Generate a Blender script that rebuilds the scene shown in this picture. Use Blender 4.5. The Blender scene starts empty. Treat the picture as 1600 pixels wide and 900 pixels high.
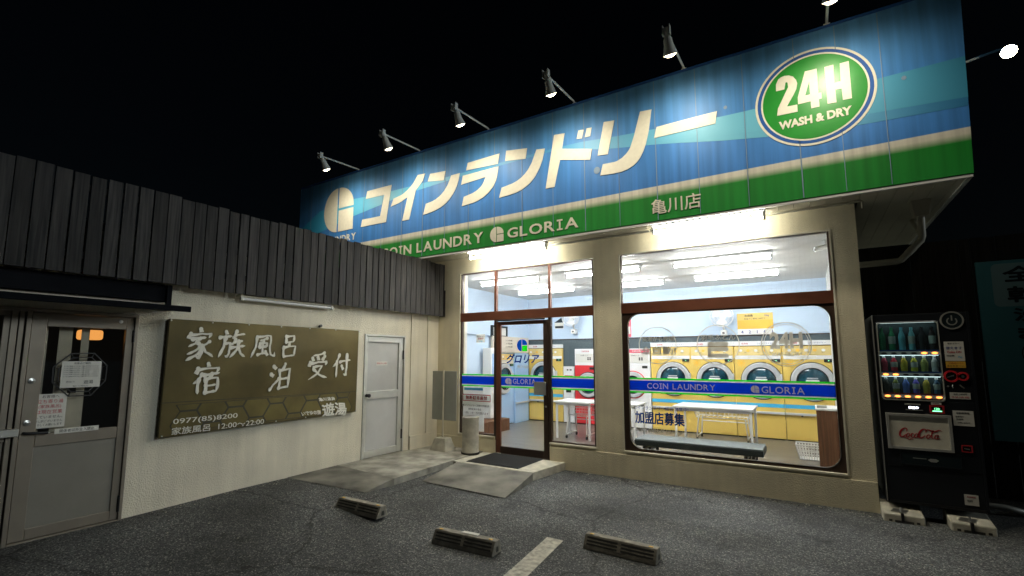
import bpy, bmesh, math, random
from mathutils import Vector, Matrix
R = math.radians
random.seed(7)
SC = bpy.context.scene
C = SC.collection

# ------------------------------------------------------------------ camera, world, sun, exposure
cam_d = bpy.data.cameras.new('camera'); cam = bpy.data.objects.new('camera', cam_d); C.objects.link(cam)
cam.location = (5.381, -6.175, 1.453)
cam.rotation_euler = (R(90 + 6.519), 0, R(32.099))
cam_d.sensor_width = 36; cam_d.lens = 737.289 / 1600 * 36
cam_d.shift_y = 25.1 / 1600
cam_d.clip_start = .05; cam_d.clip_end = 2000
SC.camera = cam

SUN_EL, SUN_AZ = 16, 84                        # a low faint sun lamp added as fill from the right
w = bpy.data.worlds.new('World'); SC.world = w; w.use_nodes = True
nt = w.node_tree; nt.nodes.clear()
sky = nt.nodes.new('ShaderNodeTexSky'); sky.sky_type = 'NISHITA'; sky.sun_disc = False
sky.sun_elevation = R(SUN_EL); sky.sun_rotation = R(SUN_AZ)
bg = nt.nodes.new('ShaderNodeBackground'); bg.inputs[1].default_value = .00006
out = nt.nodes.new('ShaderNodeOutputWorld')
nt.links.new(sky.outputs[0], bg.inputs[0]); nt.links.new(bg.outputs[0], out.inputs[0])
sun_d = bpy.data.lights.new('night_fill', 'SUN'); sun_d.energy = .055; sun_d.angle = R(10); sun_d.color = (.86, .97, 1)
sun = bpy.data.objects.new('night_fill', sun_d); C.objects.link(sun)
az = R(SUN_AZ)
sdir = Vector((math.sin(az) * math.cos(R(SUN_EL)), math.cos(az) * math.cos(R(SUN_EL)), math.sin(R(SUN_EL))))
sun.rotation_euler = sdir.to_track_quat('Z', 'Y').to_euler()
vs = SC.view_settings; vs.view_transform = 'Standard'; vs.look = 'None'; vs.exposure = 2.8; vs.gamma = 1; vs.use_curve_mapping = False
SC.render.engine = 'CYCLES'
cy = SC.cycles; cy.use_denoising = True; cy.sample_clamp_indirect = 4; cy.max_bounces = 8; cy.transparent_max_bounces = 16
cy.caustics_reflective = False; cy.caustics_refractive = False

TUBE_IN, TUBE_OUT, SPOT = 15.5, 14.5, 9.6           # lamp strengths

# ------------------------------------------------------------------ materials
def pm(name, col, rough=.6, metal=0, var=0, vscale=4, bump=0, bscale=60, stretch=None, emit=0, ecol=None, spec=.5, dark=.5, detail=4):
    """Principled with noise-driven colour variation and bump."""
    m = bpy.data.materials.new(name); m.use_nodes = True
    t = m.node_tree; b = t.nodes['Principled BSDF']; L = t.links.new
    b.inputs['Roughness'].default_value = rough; b.inputs['Metallic'].default_value = metal
    b.inputs['Specular IOR Level'].default_value = spec
    c = (*col, 1); b.inputs['Base Color'].default_value = c
    if var or bump:
        tc = t.nodes.new('ShaderNodeTexCoord'); mp = t.nodes.new('ShaderNodeMapping')
        L(tc.outputs['Object'], mp.inputs['Vector'])
        if stretch: mp.inputs['Scale'].default_value = stretch
    if var:
        n = t.nodes.new('ShaderNodeTexNoise'); n.inputs['Scale'].default_value = vscale; n.inputs['Detail'].default_value = detail
        L(mp.outputs[0], n.inputs['Vector'])
        r = t.nodes.new('ShaderNodeValToRGB'); r.color_ramp.elements[0].position = .3; r.color_ramp.elements[1].position = .7
        r.color_ramp.elements[0].color = (*[x * (1 - var) for x in col], 1)
        r.color_ramp.elements[1].color = (*[min(1, x * (1 + var * dark)) for x in col], 1)
        L(n.outputs[0], r.inputs[0]); L(r.outputs[0], b.inputs['Base Color'])
    if bump:
        n2 = t.nodes.new('ShaderNodeTexNoise'); n2.inputs['Scale'].default_value = bscale; n2.inputs['Detail'].default_value = 3
        L(mp.outputs[0], n2.inputs['Vector'])
        bp = t.nodes.new('ShaderNodeBump'); bp.inputs['Strength'].default_value = bump; bp.inputs['Distance'].default_value = .01
        L(n2.outputs[0], bp.inputs['Height']); L(bp.outputs[0], b.inputs['Normal'])
    if emit:
        b.inputs['Emission Color'].default_value = (*(ecol or col), 1); b.inputs['Emission Strength'].default_value = emit
    return m

def glass_mat(name, dirt=.03, tint=(1, 1, 1), grid=False, refl=1.0):
    m = bpy.data.materials.new(name); m.use_nodes = True
    t = m.node_tree; t.nodes.clear(); L = t.links.new
    o = t.nodes.new('ShaderNodeOutputMaterial'); tr = t.nodes.new('ShaderNodeBsdfTransparent'); tr.inputs[0].default_value = (*tint, 1)
    gl = t.nodes.new('ShaderNodeBsdfGlossy'); gl.inputs['Roughness'].default_value = .01
    df = t.nodes.new('ShaderNodeBsdfDiffuse'); df.inputs[0].default_value = (.75, .78, .8, 1)
    fr = t.nodes.new('ShaderNodeFresnel'); fr.inputs[0].default_value = 1.45
    mu = t.nodes.new('ShaderNodeMath'); mu.operation = 'MULTIPLY'; mu.inputs[1].default_value = refl
    m1 = t.nodes.new('ShaderNodeMixShader'); m2 = t.nodes.new('ShaderNodeMixShader')
    n = t.nodes.new('ShaderNodeTexNoise'); n.inputs['Scale'].default_value = 3; n.inputs['Detail'].default_value = 6
    tc = t.nodes.new('ShaderNodeTexCoord'); L(tc.outputs['Object'], n.inputs['Vector'])
    md = t.nodes.new('ShaderNodeMath'); md.operation = 'MULTIPLY'; md.inputs[1].default_value = dirt * 2
    L(n.outputs[0], md.inputs[0]); fac = md.outputs[0]
    if grid:                                       # the fine wire mesh inside the upper panes
        br = t.nodes.new('ShaderNodeTexBrick'); br.offset = 0; br.inputs['Scale'].default_value = 1
        br.inputs['Brick Width'].default_value = .05; br.inputs['Row Height'].default_value = .05; br.inputs['Mortar Size'].default_value = .0015
        br.inputs['Color1'].default_value = br.inputs['Color2'].default_value = (0, 0, 0, 1); br.inputs['Mortar'].default_value = (1, 1, 1, 1)
        sp = t.nodes.new('ShaderNodeSeparateXYZ'); cb = t.nodes.new('ShaderNodeCombineXYZ')
        L(tc.outputs['Object'], sp.inputs[0]); L(sp.outputs[0], cb.inputs[0]); L(sp.outputs[2], cb.inputs[1]); L(cb.outputs[0], br.inputs['Vector'])
        ad = t.nodes.new('ShaderNodeMath'); ad.operation = 'MULTIPLY_ADD'; ad.inputs[1].default_value = .035
        L(br.outputs['Color'], ad.inputs[0]); L(fac, ad.inputs[2]); fac = ad.outputs[0]
    geo = t.nodes.new('ShaderNodeNewGeometry'); inv = t.nodes.new('ShaderNodeMath'); inv.operation = 'SUBTRACT'; inv.inputs[0].default_value = 1; L(geo.outputs['Backfacing'], inv.inputs[1])
    mb_ = t.nodes.new('ShaderNodeMath'); mb_.operation = 'MULTIPLY'; L(mu.outputs[0], mb_.inputs[0]); L(inv.outputs[0], mb_.inputs[1])   # one reflection per pane
    L(fr.outputs[0], mu.inputs[0]); L(mb_.outputs[0], m1.inputs[0]); L(tr.outputs[0], m1.inputs[1]); L(gl.outputs[0], m1.inputs[2])
    L(fac, m2.inputs[0]); L(m1.outputs[0], m2.inputs[1]); L(df.outputs[0], m2.inputs[2]); L(m2.outputs[0], o.inputs[0])
    return m

def film(name, col, tl=.45):
    """Coloured vinyl on glass: lit from both sides."""
    m = bpy.data.materials.new(name); m.use_nodes = True
    t = m.node_tree; t.nodes.clear(); L = t.links.new
    o = t.nodes.new('ShaderNodeOutputMaterial'); d = t.nodes.new('ShaderNodeBsdfDiffuse'); r = t.nodes.new('ShaderNodeBsdfTranslucent')
    d.inputs[0].default_value = (*col, 1); r.inputs[0].default_value = (*col, 1)
    x = t.nodes.new('ShaderNodeMixShader'); x.inputs[0].default_value = tl
    L(d.outputs[0], x.inputs[1]); L(r.outputs[0], x.inputs[2]); L(x.outputs[0], o.inputs[0])
    return m

def emis(name, col, s):
    m = bpy.data.materials.new(name); m.use_nodes = True
    t = m.node_tree; t.nodes.clear(); e = t.nodes.new('ShaderNodeEmission'); o = t.nodes.new('ShaderNodeOutputMaterial')
    e.inputs[0].default_value = (*col, 1); e.inputs[1].default_value = s; t.links.new(e.outputs[0], o.inputs[0]); return m

def sign_mat():
    """Printed sign face: blue with lamp light painted in as a paler top, then a white stripe melting into green; streaks of grime."""
    m = pm('sign_print', (.03, .17, .62), .5, spec=.4); t = m.node_tree; L = t.links.new; b = t.nodes['Principled BSDF']
    tc = t.nodes.new('ShaderNodeTexCoord'); sp = t.nodes.new('ShaderNodeSeparateXYZ'); L(tc.outputs['Object'], sp.inputs[0])
    mr = t.nodes.new('ShaderNodeMapRange'); mr.inputs[1].default_value = 3.133; mr.inputs[2].default_value = 4.96
    L(sp.outputs[2], mr.inputs[0]); r = t.nodes.new('ShaderNodeValToRGB'); cr = r.color_ramp
    z = lambda v: (v - 3.133) / (4.96 - 3.133)
    cr.elements[0].position = 0; cr.elements[0].color = (.02, .33, .05, 1)
    cr.elements[1].position = 1; cr.elements[1].color = (.11, .34, .7, 1)  # paler blue at the top paints in the lamps' light
    for p, c in ((z(3.44), (.012, .25, .03)), (z(3.515), (.72, .7, .6)), (z(3.572), (.75, .73, .66)), (z(3.5725), (.055, .235, .66)), (z(4.2), (.06, .25, .64))):
        e = cr.elements.new(p); e.color = (*c, 1)
    L(mr.outputs[0], r.inputs[0])
    mp = t.nodes.new('ShaderNodeMapping'); mp.inputs['Scale'].default_value = (9, 1, .35); L(tc.outputs['Object'], mp.inputs[0])
    n = t.nodes.new('ShaderNodeTexNoise'); n.inputs['Scale'].default_value = 1.6; n.inputs['Detail'].default_value = 7; L(mp.outputs[0], n.inputs[0])
    mr2 = t.nodes.new('ShaderNodeMapRange'); mr2.inputs[1].default_value = .3; mr2.inputs[2].default_value = .75; mr2.inputs[3].default_value = .76; mr2.inputs[4].default_value = 1.12
    L(n.outputs[0], mr2.inputs[0])
    mx = t.nodes.new('ShaderNodeVectorMath'); mx.operation = 'SCALE'; L(r.outputs[0], mx.inputs[0]); L(mr2.outputs[0], mx.inputs['Scale'])
    L(mx.outputs[0], b.inputs['Base Color'])
    return m

def asphalt_mat():
    m = pm('asphalt', (.05, .05, .05), .75, spec=.4); t = m.node_tree; L = t.links.new; b = t.nodes['Principled BSDF']
    tc = t.nodes.new('ShaderNodeTexCoord')
    v = t.nodes.new('ShaderNodeTexVoronoi'); v.inputs['Scale'].default_value = 120; L(tc.outputs['Object'], v.inputs['Vector'])
    bw = t.nodes.new('ShaderNodeSeparateColor'); L(v.outputs['Color'], bw.inputs[0])
    r = t.nodes.new('ShaderNodeValToRGB'); cr = r.color_ramp
    cr.elements[0].position = 0; cr.elements[0].color = (.012, .013, .014, 1); cr.elements[1].position = 1; cr.elements[1].color = (.34, .335, .31, 1)
    e = cr.elements.new(.5); e.color = (.058, .064, .068, 1); e = cr.elements.new(.86); e.color = (.115, .122, .124, 1)
    L(bw.outputs[0], r.inputs[0])
    n = t.nodes.new('ShaderNodeTexNoise'); n.inputs['Scale'].default_value = .9; n.inputs['Detail'].default_value = 6; L(tc.outputs['Object'], n.inputs[0])
    mr = t.nodes.new('ShaderNodeMapRange'); mr.inputs[1].default_value = .35; mr.inputs[2].default_value = .7; mr.inputs[3].default_value = .55; mr.inputs[4].default_value = 1.5; L(n.outputs[0], mr.inputs[0])
    mx = t.nodes.new('ShaderNodeVectorMath'); mx.operation = 'SCALE'; L(r.outputs[0], mx.inputs[0]); L(mr.outputs[0], mx.inputs['Scale']); n3 = t.nodes.new('ShaderNodeTexNoise'); n3.inputs['Scale'].default_value = 2.1; n3.inputs['Detail'].default_value = 5; n3.inputs['Roughness'].default_value = .7; L(tc.outputs['Object'], n3.inputs[0])
    m3 = t.nodes.new('ShaderNodeMapRange'); m3.inputs[1].default_value = .58; m3.inputs[2].default_value = .68; m3.inputs[3].default_value = 1; m3.inputs[4].default_value = .5; L(n3.outputs[0], m3.inputs[0])   # oil and tyre marks
    wv = t.nodes.new('ShaderNodeVectorMath'); wv.operation = 'MULTIPLY_ADD'; wv.inputs[1].default_value = (.35, .35, .35); L(n3.outputs['Color'], wv.inputs[0]); L(tc.outputs['Object'], wv.inputs[2])
    vc = t.nodes.new('ShaderNodeTexVoronoi'); vc.feature = 'DISTANCE_TO_EDGE'; vc.inputs['Scale'].default_value = .42; L(wv.outputs[0], vc.inputs['Vector'])
    m4 = t.nodes.new('ShaderNodeMapRange'); m4.inputs[1].default_value = .002; m4.inputs[2].default_value = .007; m4.inputs[3].default_value = .35; m4.inputs[4].default_value = 1; L(vc.outputs['Distance'], m4.inputs[0])   # hairline cracks
    mm = t.nodes.new('ShaderNodeMath'); mm.operation = 'MULTIPLY'; L(m3.outputs[0], mm.inputs[0]); L(m4.outputs[0], mm.inputs[1])
    mx2 = t.nodes.new('ShaderNodeVectorMath'); mx2.operation = 'SCALE'; L(mx.outputs[0], mx2.inputs[0]); L(mm.outputs[0], mx2.inputs['Scale']); L(mx2.outputs[0], b.inputs['Base Color'])
    bp = t.nodes.new('ShaderNodeBump'); bp.inputs['Strength'].default_value = .8; bp.inputs['Distance'].default_value = .006
    L(bw.outputs[1], bp.inputs['Height']); L(bp.outputs[0], b.inputs['Normal'])
    return m

def wood_mat(name, a, b_, sc=(30, 30, 1.2), rough=.75):
    m = pm(name, a, rough, spec=.3); t = m.node_tree; L = t.links.new; b = t.nodes['Principled BSDF']
    tc = t.nodes.new('ShaderNodeTexCoord'); mp = t.nodes.new('ShaderNodeMapping'); mp.inputs['Scale'].default_value = sc; L(tc.outputs['Object'], mp.inputs[0])
    n = t.nodes.new('ShaderNodeTexNoise'); n.inputs['Scale'].default_value = 1.5; n.inputs['Detail'].default_value = 8; n.inputs['Distortion'].default_value = .6; L(mp.outputs[0], n.inputs[0])
    r = t.nodes.new('ShaderNodeValToRGB'); r.color_ramp.elements[0].position = .32; r.color_ramp.elements[1].position = .72
    r.color_ramp.elements[0].color = (*a, 1); r.color_ramp.elements[1].color = (*b_, 1); L(n.outputs[0], r.inputs[0])
    # each board its own tone
    at = t.nodes.new('ShaderNodeAttribute'); at.attribute_name = 'tone'
    mr = t.nodes.new('ShaderNodeMapRange'); mr.inputs[3].default_value = .7; mr.inputs[4].default_value = 1.3; L(at.outputs['Fac'], mr.inputs[0])
    mx = t.nodes.new('ShaderNodeVectorMath'); mx.operation = 'SCALE'; L(r.outputs[0], mx.inputs[0]); L(mr.outputs[0], mx.inputs['Scale']); L(mx.outputs[0], b.inputs['Base Color'])
    # knots
    return m

M = {}
M['asphalt'] = asphalt_mat()
M['concrete'] = pm('concrete', (.35, .34, .295), .85, var=.55, vscale=5, bump=.4, bscale=90)
M['conc_light'] = pm('pale_concrete', (.5, .48, .4), .85, var=.3, vscale=9, bump=.35, bscale=80)
M['conc_dirty'] = pm('stained_concrete', (.2, .195, .17), .9, var=.6, vscale=3, bump=.45, bscale=110, detail=8)
M['stucco'] = pm('cream_stucco', (.76, .695, .51), .9, var=.14, vscale=2.2, bump=1.0, bscale=85, spec=.2)
M['stucco2'] = pm('bathhouse_stucco', (.78, .73, .6), .9, var=.16, vscale=1.6, bump=.8, bscale=75, spec=.2, detail=7)
def streaks(m, lo=.8, hi=1.06):
    """rain streaks and old stains running down the render"""
    t = m.node_tree; L = t.links.new; b = t.nodes['Principled BSDF']; src = b.inputs['Base Color'].links[0].from_socket
    tc = t.nodes.new('ShaderNodeTexCoord'); mp = t.nodes.new('ShaderNodeMapping'); mp.inputs['Scale'].default_value = (7, 7, .45); L(tc.outputs['Object'], mp.inputs[0])
    n = t.nodes.new('ShaderNodeTexNoise'); n.inputs['Scale'].default_value = 1.3; n.inputs['Detail'].default_value = 8; L(mp.outputs[0], n.inputs[0])
    mr = t.nodes.new('ShaderNodeMapRange'); mr.inputs[1].default_value = .32; mr.inputs[2].default_value = .6; mr.inputs[3].default_value = lo; mr.inputs[4].default_value = hi; L(n.outputs[0], mr.inputs[0])
    mx = t.nodes.new('ShaderNodeVectorMath'); mx.operation = 'SCALE'; L(src, mx.inputs[0]); L(mr.outputs[0], mx.inputs['Scale']); L(mx.outputs[0], b.inputs['Base Color'])
streaks(M['stucco'], .93, 1.02); streaks(M['stucco2'], .91, 1.02)
M['trim'] = pm('cream_trim', (.72, .68, .54), .5)
M['soffit'] = pm('soffit_panel', (.68, .66, .55), .6, var=.08, vscale=3)
M['brown'] = pm('bronze_frame', (.16, .055, .028), .42, metal=.25, var=.15, vscale=6)
M['darkbrown'] = pm('dark_bronze_frame', (.05, .03, .02), .4, metal=.2)
M['black'] = pm('black_plastic', (.012, .012, .013), .45)
M['rubber'] = pm('black_rubber', (.02, .02, .02), .8)
M['wood'] = wood_mat('weathered_boards', (.014, .015, .017), (.075, .07, .068))
M['woodbrown'] = wood_mat('brown_wood', (.12, .05, .022), (.28, .13, .06), sc=(25, 25, 1))
M['darkwood'] = wood_mat('dark_fence_boards', (.012, .01, .009), (.03, .026, .024))
M['alu'] = pm('aluminium', (.66, .66, .62), .38, metal=.55, var=.08, vscale=8)
M['aludark'] = pm('bronze_aluminium', (.27, .235, .19), .42, metal=.45, var=.1, vscale=5)
M['alupanel'] = pm('door_panel', (.25, .235, .2), .5, metal=.3, var=.06, vscale=5)
M['greypanel'] = pm('grey_door_panel', (.5, .5, .49), .5, var=.06, vscale=6, bump=.1, bscale=300)
M['white'] = pm('white_paint', (.8, .8, .78), .5)
M['whiteg'] = pm('white_gloss', (.82, .83, .84), .3)
M['paper'] = pm('paper', (.72, .71, .66), .7)
M['steel'] = pm('steel', (.55, .55, .53), .3, metal=.9)
M['galv'] = pm('galvanised', (.45, .45, .42), .5, metal=.6)
M['letter'] = pm('sign_letter', (.83, .8, .68), .5, var=.06, vscale=20)
M['sign'] = sign_mat()
M['lamppaint'] = pm('pale_lamp_paint', (.8, .78, .72), .55, var=.1, vscale=20)
M['green'] = pm('sign_green', (.02, .3, .035), .35, var=.1, vscale=8)
M['ringblue'] = pm('sign_ring_blue', (.03, .12, .42), .35)
M['seam'] = pm('sign_seam', (.22, .33, .48), .5)
M['ibluewall'] = pm('pale_blue_wall', (.55, .68, .84), .7, var=.03, vscale=2)
M['iwhite'] = pm('white_wall', (.8, .8, .77), .7)
M['iceil'] = pm('ceiling_board', (.68, .68, .67), .8, var=.04, vscale=5)
M['ifloor'] = pm('vinyl_floor', (.17, .155, .13), .35, var=.25, vscale=1.5, stretch=(1, 6, 1), detail=7)
M['fascia'] = pm('slate_fascia', (.07, .1, .115), .5)
M['yellow'] = pm('yellow_enamel', (.74, .53, .13), .35, var=.03, vscale=3)
M['yellow2'] = pm('pale_yellow_panel', (.72, .57, .24), .45)
M['red'] = pm('red_enamel', (.7, .03, .04), .35)
M['pink'] = pm('rose_enamel', (.72, .12, .17), .4)
M['lblue'] = pm('light_blue_enamel', (.38, .58, .85), .35)
M['beige'] = pm('beige_panel', (.66, .6, .5), .5)
M['drum'] = pm('dark_drum_glass', (.006, .03, .045), .08, var=.8, vscale=6, dark=2.5)
M['ring'] = pm('silver_ring', (.6, .62, .65), .35, metal=.3)
M['cyan'] = pm('cyan_stripe', (.05, .42, .72), .45)
M['amber'] = pm('amber_print', (.85, .5, .06), .5)
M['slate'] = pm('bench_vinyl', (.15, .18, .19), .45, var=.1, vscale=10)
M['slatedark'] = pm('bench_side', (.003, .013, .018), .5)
M['navyink'] = pm('navy_ink', (.02, .05, .3), .6)
M['ink'] = pm('black_ink', (.015, .015, .015), .6)
M['redink'] = pm('red_ink', (.5, .02, .03), .6)
M['brushwhite'] = pm('white_brush_paint', (.82, .8, .72), .6, var=.08, vscale=30)
M['brass'] = pm('tarnished_brass', (.125, .098, .036), .42, metal=.55, var=.4, vscale=1.7, detail=8, bump=.1, bscale=4)
M['brassline'] = pm('engraved_line', (.035, .032, .018), .6)
M['brass2'] = pm('brass_hexagon', (.155, .125, .04), .45, metal=.5, var=.35, vscale=4)
M['awning'] = pm('dark_awning', (.008, .009, .012), .9, spec=.08, var=.3, vscale=3)
M['glass'] = glass_mat('clear_glass', .004)
M['wglass'] = glass_mat('wired_glass', .045, grid=True)
M['dglass'] = glass_mat('dark_door_glass', .004, tint=(.9, .89, .86), refl=1.3)
M['vglass'] = glass_mat('display_glass', .01, tint=(.72, .85, .88), refl=1.3)
M['fblue'] = film('blue_film', (.015, .14, .75), .6); M['fgreen'] = film('green_film', (.06, .8, .08), .75)
M['fgrey'] = film('silver_film', (.68, .66, .6), .58); M['fwhite'] = film('white_film', (.85, .85, .83), .6)
M['fsilver'] = film('band_letter_film', (.85, .84, .82), .12); M['flogo'] = film('logo_blue_film', (.01, .17, .7)); M['fnavy'] = film('navy_film', (.01, .06, .42)); M['fred'] = film('red_film', (.45, .03, .04)); M['fink'] = film('dark_film', (.06, .05, .05))
M['tube_in'] = emis('lit_tube', (.97, .99, .97), TUBE_IN); M['tube_out'] = emis('lit_outdoor_tube', (1, .97, .84), TUBE_OUT)
M['bulb'] = emis('lit_bulb', (1, .86, .55), 6)
M['bulbbright'] = emis('bright_bulb', (1, .92, .66), 30)
M['lantern'] = emis('warm_lantern', (1, .42, .1), .16)
M['vlamp'] = emis('dim_display_lamp', (1, .97, .9), .42)
M['led'] = emis('white_led', (.75, .8, 1), 1.6); M['orangeled'] = emis('orange_button', (1, .22, .04), .75); M['greenled'] = emis('green_led', (.2, 1, .4), .5)
M['vbody'] = pm('black_cabinet', (.012, .014, .018), .35, spec=.45, var=.2, vscale=2)
M['vback'] = pm('display_back', (.05, .075, .08), .6)
M['posterblue'] = pm('faded_blue_poster', (.09, .3, .36), .55, var=.12, vscale=1.5)
M['posterpale'] = pm('pale_poster_box', (.26, .42, .46), .55)
M['posterink'] = pm('poster_ink', (.008, .012, .02), .6)
M['curtain'] = pm('grey_curtain', (.7, .69, .62), .9, var=.2, vscale=6)
M['pipe'] = pm('cream_pipe', (.62, .58, .47), .45, var=.1, vscale=4)
M['greyboard'] = pm('grey_board', (.38, .4, .36), .6, var=.1, vscale=5)
M['mat'] = pm('dark_mat', (.03, .035, .04), .9, bump=.8, bscale=160, var=.3, vscale=40)
M['greenmat'] = pm('green_mat', (.03, .22, .1), .9, var=.2, vscale=30)
M['wstop'] = pm('aged_concrete_block', (.33, .31, .26), .85, var=.4, vscale=14, bump=.4, bscale=70)
M['wstopdark'] = pm('block_recess', (.05, .05, .045), .9)
M['roadpaint'] = pm('worn_white_paint', (.62, .6, .52), .8, var=.55, vscale=22, bump=.3, bscale=60, detail=8, dark=.2)
M['hull'] = pm('flat_roof', (.1, .1, .1), .9)

# ------------------------------------------------------------------ mesh helpers
class MB:
    def __init__(s): s.v = []; s.f = []; s.m = []; s.sm = []; s.mats = []; s.tone = []
    def mi(s, m):
        if m not in s.mats: s.mats.append(m)
        return s.mats.index(m)
    def add(s, vs, fs, m, smooth=False, tone=.5):
        o = len(s.v); s.v += [tuple(p) for p in vs]; k = s.mi(m)
        for f in fs: s.f.append([i + o for i in f]); s.m.append(k); s.sm.append(smooth); s.tone.append(tone)
        return s
    def box(s, x0, x1, y0, y1, z0, z1, m, tone=.5):
        v = [(x, y, z) for x in (x0, x1) for y in (y0, y1) for z in (z0, z1)]
        return s.add(v, [(0, 1, 3, 2), (4, 6, 7, 5), (0, 4, 5, 1), (2, 3, 7, 6), (0, 2, 6, 4), (1, 5, 7, 3)], m, tone=tone)
    def hexa(s, b, t, m):
        """bottom quad and top quad (each ccw from above)."""
        return s.add(list(b) + list(t), [(3, 2, 1, 0), (4, 5, 6, 7), (0, 1, 5, 4), (1, 2, 6, 5), (2, 3, 7, 6), (3, 0, 4, 7)], m)
    def tube(s, pts, r, m, n=10, cap=True):
        pts = [Vector(p) for p in pts]; rr = r if isinstance(r, (list, tuple)) else [r] * len(pts)
        vs = []; fs = []; ref = None
        for i, p in enumerate(pts):
            d = (pts[min(i + 1, len(pts) - 1)] - pts[max(i - 1, 0)]).normalized()
            if ref is None: ref = Vector((0, 0, 1)) if abs(d.z) < .9 else Vector((1, 0, 0))
            a = d.cross(ref).normalized(); b = a.cross(d).normalized(); ref = b
            for k in range(n):
                t = 2 * math.pi * k / n; vs.append(p + (a * math.cos(t) + b * math.sin(t)) * rr[i])
        for i in range(len(pts) - 1):
            for k in range(n):
                q = (k + 1) % n; fs.append((i * n + q, i * n + k, (i + 1) * n + k, (i + 1) * n + q))
        if cap: fs.append(tuple(range(n))); fs.append(tuple(range(len(vs) - 1, len(vs) - n - 1, -1)))
        return s.add(vs, fs, m, True)
    def lathe(s, prof, o, ax, m, n=24):
        """prof: (radius, height) along axis ax from o."""
        o = Vector(o); ax = Vector(ax).normalized(); a = ax.orthogonal().normalized(); b = ax.cross(a); vs = []; fs = []
        for r, h in prof:
            for k in range(n):
                t = 2 * math.pi * k / n; vs.append(o + ax * h + (a * math.cos(t) + b * math.sin(t)) * max(r, 1e-5))
        for i in range(len(prof) - 1):
            for k in range(n):
                q = (k + 1) % n; fs.append((i * n + k, i * n + q, (i + 1) * n + q, (i + 1) * n + k))
        return s.add(vs, fs, m, True)
    def prism(s, poly, mp, d0, d1, m, tone=.5):
        """2-D outline pushed from depth d0 to d1 along the plane's normal."""
        A = sum(poly[i][0] * poly[(i + 1) % len(poly)][1] - poly[(i + 1) % len(poly)][0] * poly[i][1] for i in range(len(poly)))
        if A < 0: poly = poly[::-1]
        n = len(poly); vs = [mp(a, b, d0) for a, b in poly] + [mp(a, b, d1) for a, b in poly]
        fs = [tuple(range(n, 2 * n)), tuple(range(n - 1, -1, -1))] + [(i, (i + 1) % n, n + (i + 1) % n, n + i) for i in range(n)]
        return s.add(vs, fs, m, tone=tone)
    def band(s, outer, inner, mp, d0, d1, m):
        n = len(outer); vs = [mp(*p, d1) for p in outer] + [mp(*p, d1) for p in inner] + [mp(*p, d0) for p in outer] + [mp(*p, d0) for p in inner]
        fs = []
        for i in range(n):
            j = (i + 1) % n
            fs += [(i, j, n + j, n + i), (2 * n + j, 2 * n + i, 3 * n + i, 3 * n + j), (j, i, 2 * n + i, 2 * n + j), (n + i, n + j, 3 * n + j, 3 * n + i)]
        return s.add(vs, fs, m)
    def build(s, name, parent=None, bev=0, loc=None):
        me = bpy.data.meshes.new(name); me.from_pydata(s.v, [], s.f)
        for m in s.mats: me.materials.append(M[m])
        me.polygons.foreach_set('material_index', s.m); me.polygons.foreach_set('use_smooth', s.sm)
        if len(set(s.tone)) > 1:
            at = me.attributes.new('tone', 'FLOAT', 'FACE'); at.data.foreach_set('value', s.tone)
        me.update()
        o = bpy.data.objects.new(name, me); C.objects.link(o)
        if parent: o.parent = parent
        if loc: o.location = loc
        if bev:
            b = o.modifiers.new('bevel', 'BEVEL'); b.width = bev; b.segments = 2; b.limit_method = 'ANGLE'; b.angle_limit = R(40)
        if any(s.sm):
            try: me.set_sharp_from_angle(angle=R(40))
            except Exception: pass
        return o

def tag(o, label=None, cat=None, group=None, kind=None):
    if label: o['label'] = label
    if cat: o['category'] = cat
    if group: o['group'] = group
    if kind: o['kind'] = kind
    return o
def thing(name, label, cat, loc=(0, 0, 0), rz=0, group=None):
    o = bpy.data.objects.new(name, None); C.objects.link(o); o.empty_display_size = .1
    o.location = loc; o.rotation_euler = (0, 0, rz); return tag(o, label, cat, group)
def kids(o): return [c for c in C.objects if c.parent == o]
def dup(root, loc, rz=None, label=None):
    def cp(o, par):
        c = o.copy(); C.objects.link(c); c.parent = par
        for k in kids(o): cp(k, c)
        return c
    r = cp(root, None); r.location = loc
    if rz is not None: r.rotation_euler = (0, 0, rz)
    if label: r['label'] = label
    return r
def FX(y): return lambda a, b, d: (a, y - d, b)          # plane facing -Y
def WX(x): return lambda a, b, d: (x + d, a, b)          # plane facing +X
def ell(cx, cz, rx, rz, n=48, a0=0, a1=360): return [(cx + rx * math.cos(R(a0 + (a1 - a0) * i / n)), cz + rz * math.sin(R(a0 + (a1 - a0) * i / n))) for i in range(n)]
def rrect(x0, x1, z0, z1, r, n=8):
    p = []
    for cx, cz, a in ((x1 - r, z1 - r, 0), (x0 + r, z1 - r, 90), (x0 + r, z0 + r, 180), (x1 - r, z0 + r, 270)):
        p += [(cx + r * math.cos(R(a + 90 * i / n)), cz + r * math.sin(R(a + 90 * i / n))) for i in range(n + 1)]
    return p

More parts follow.
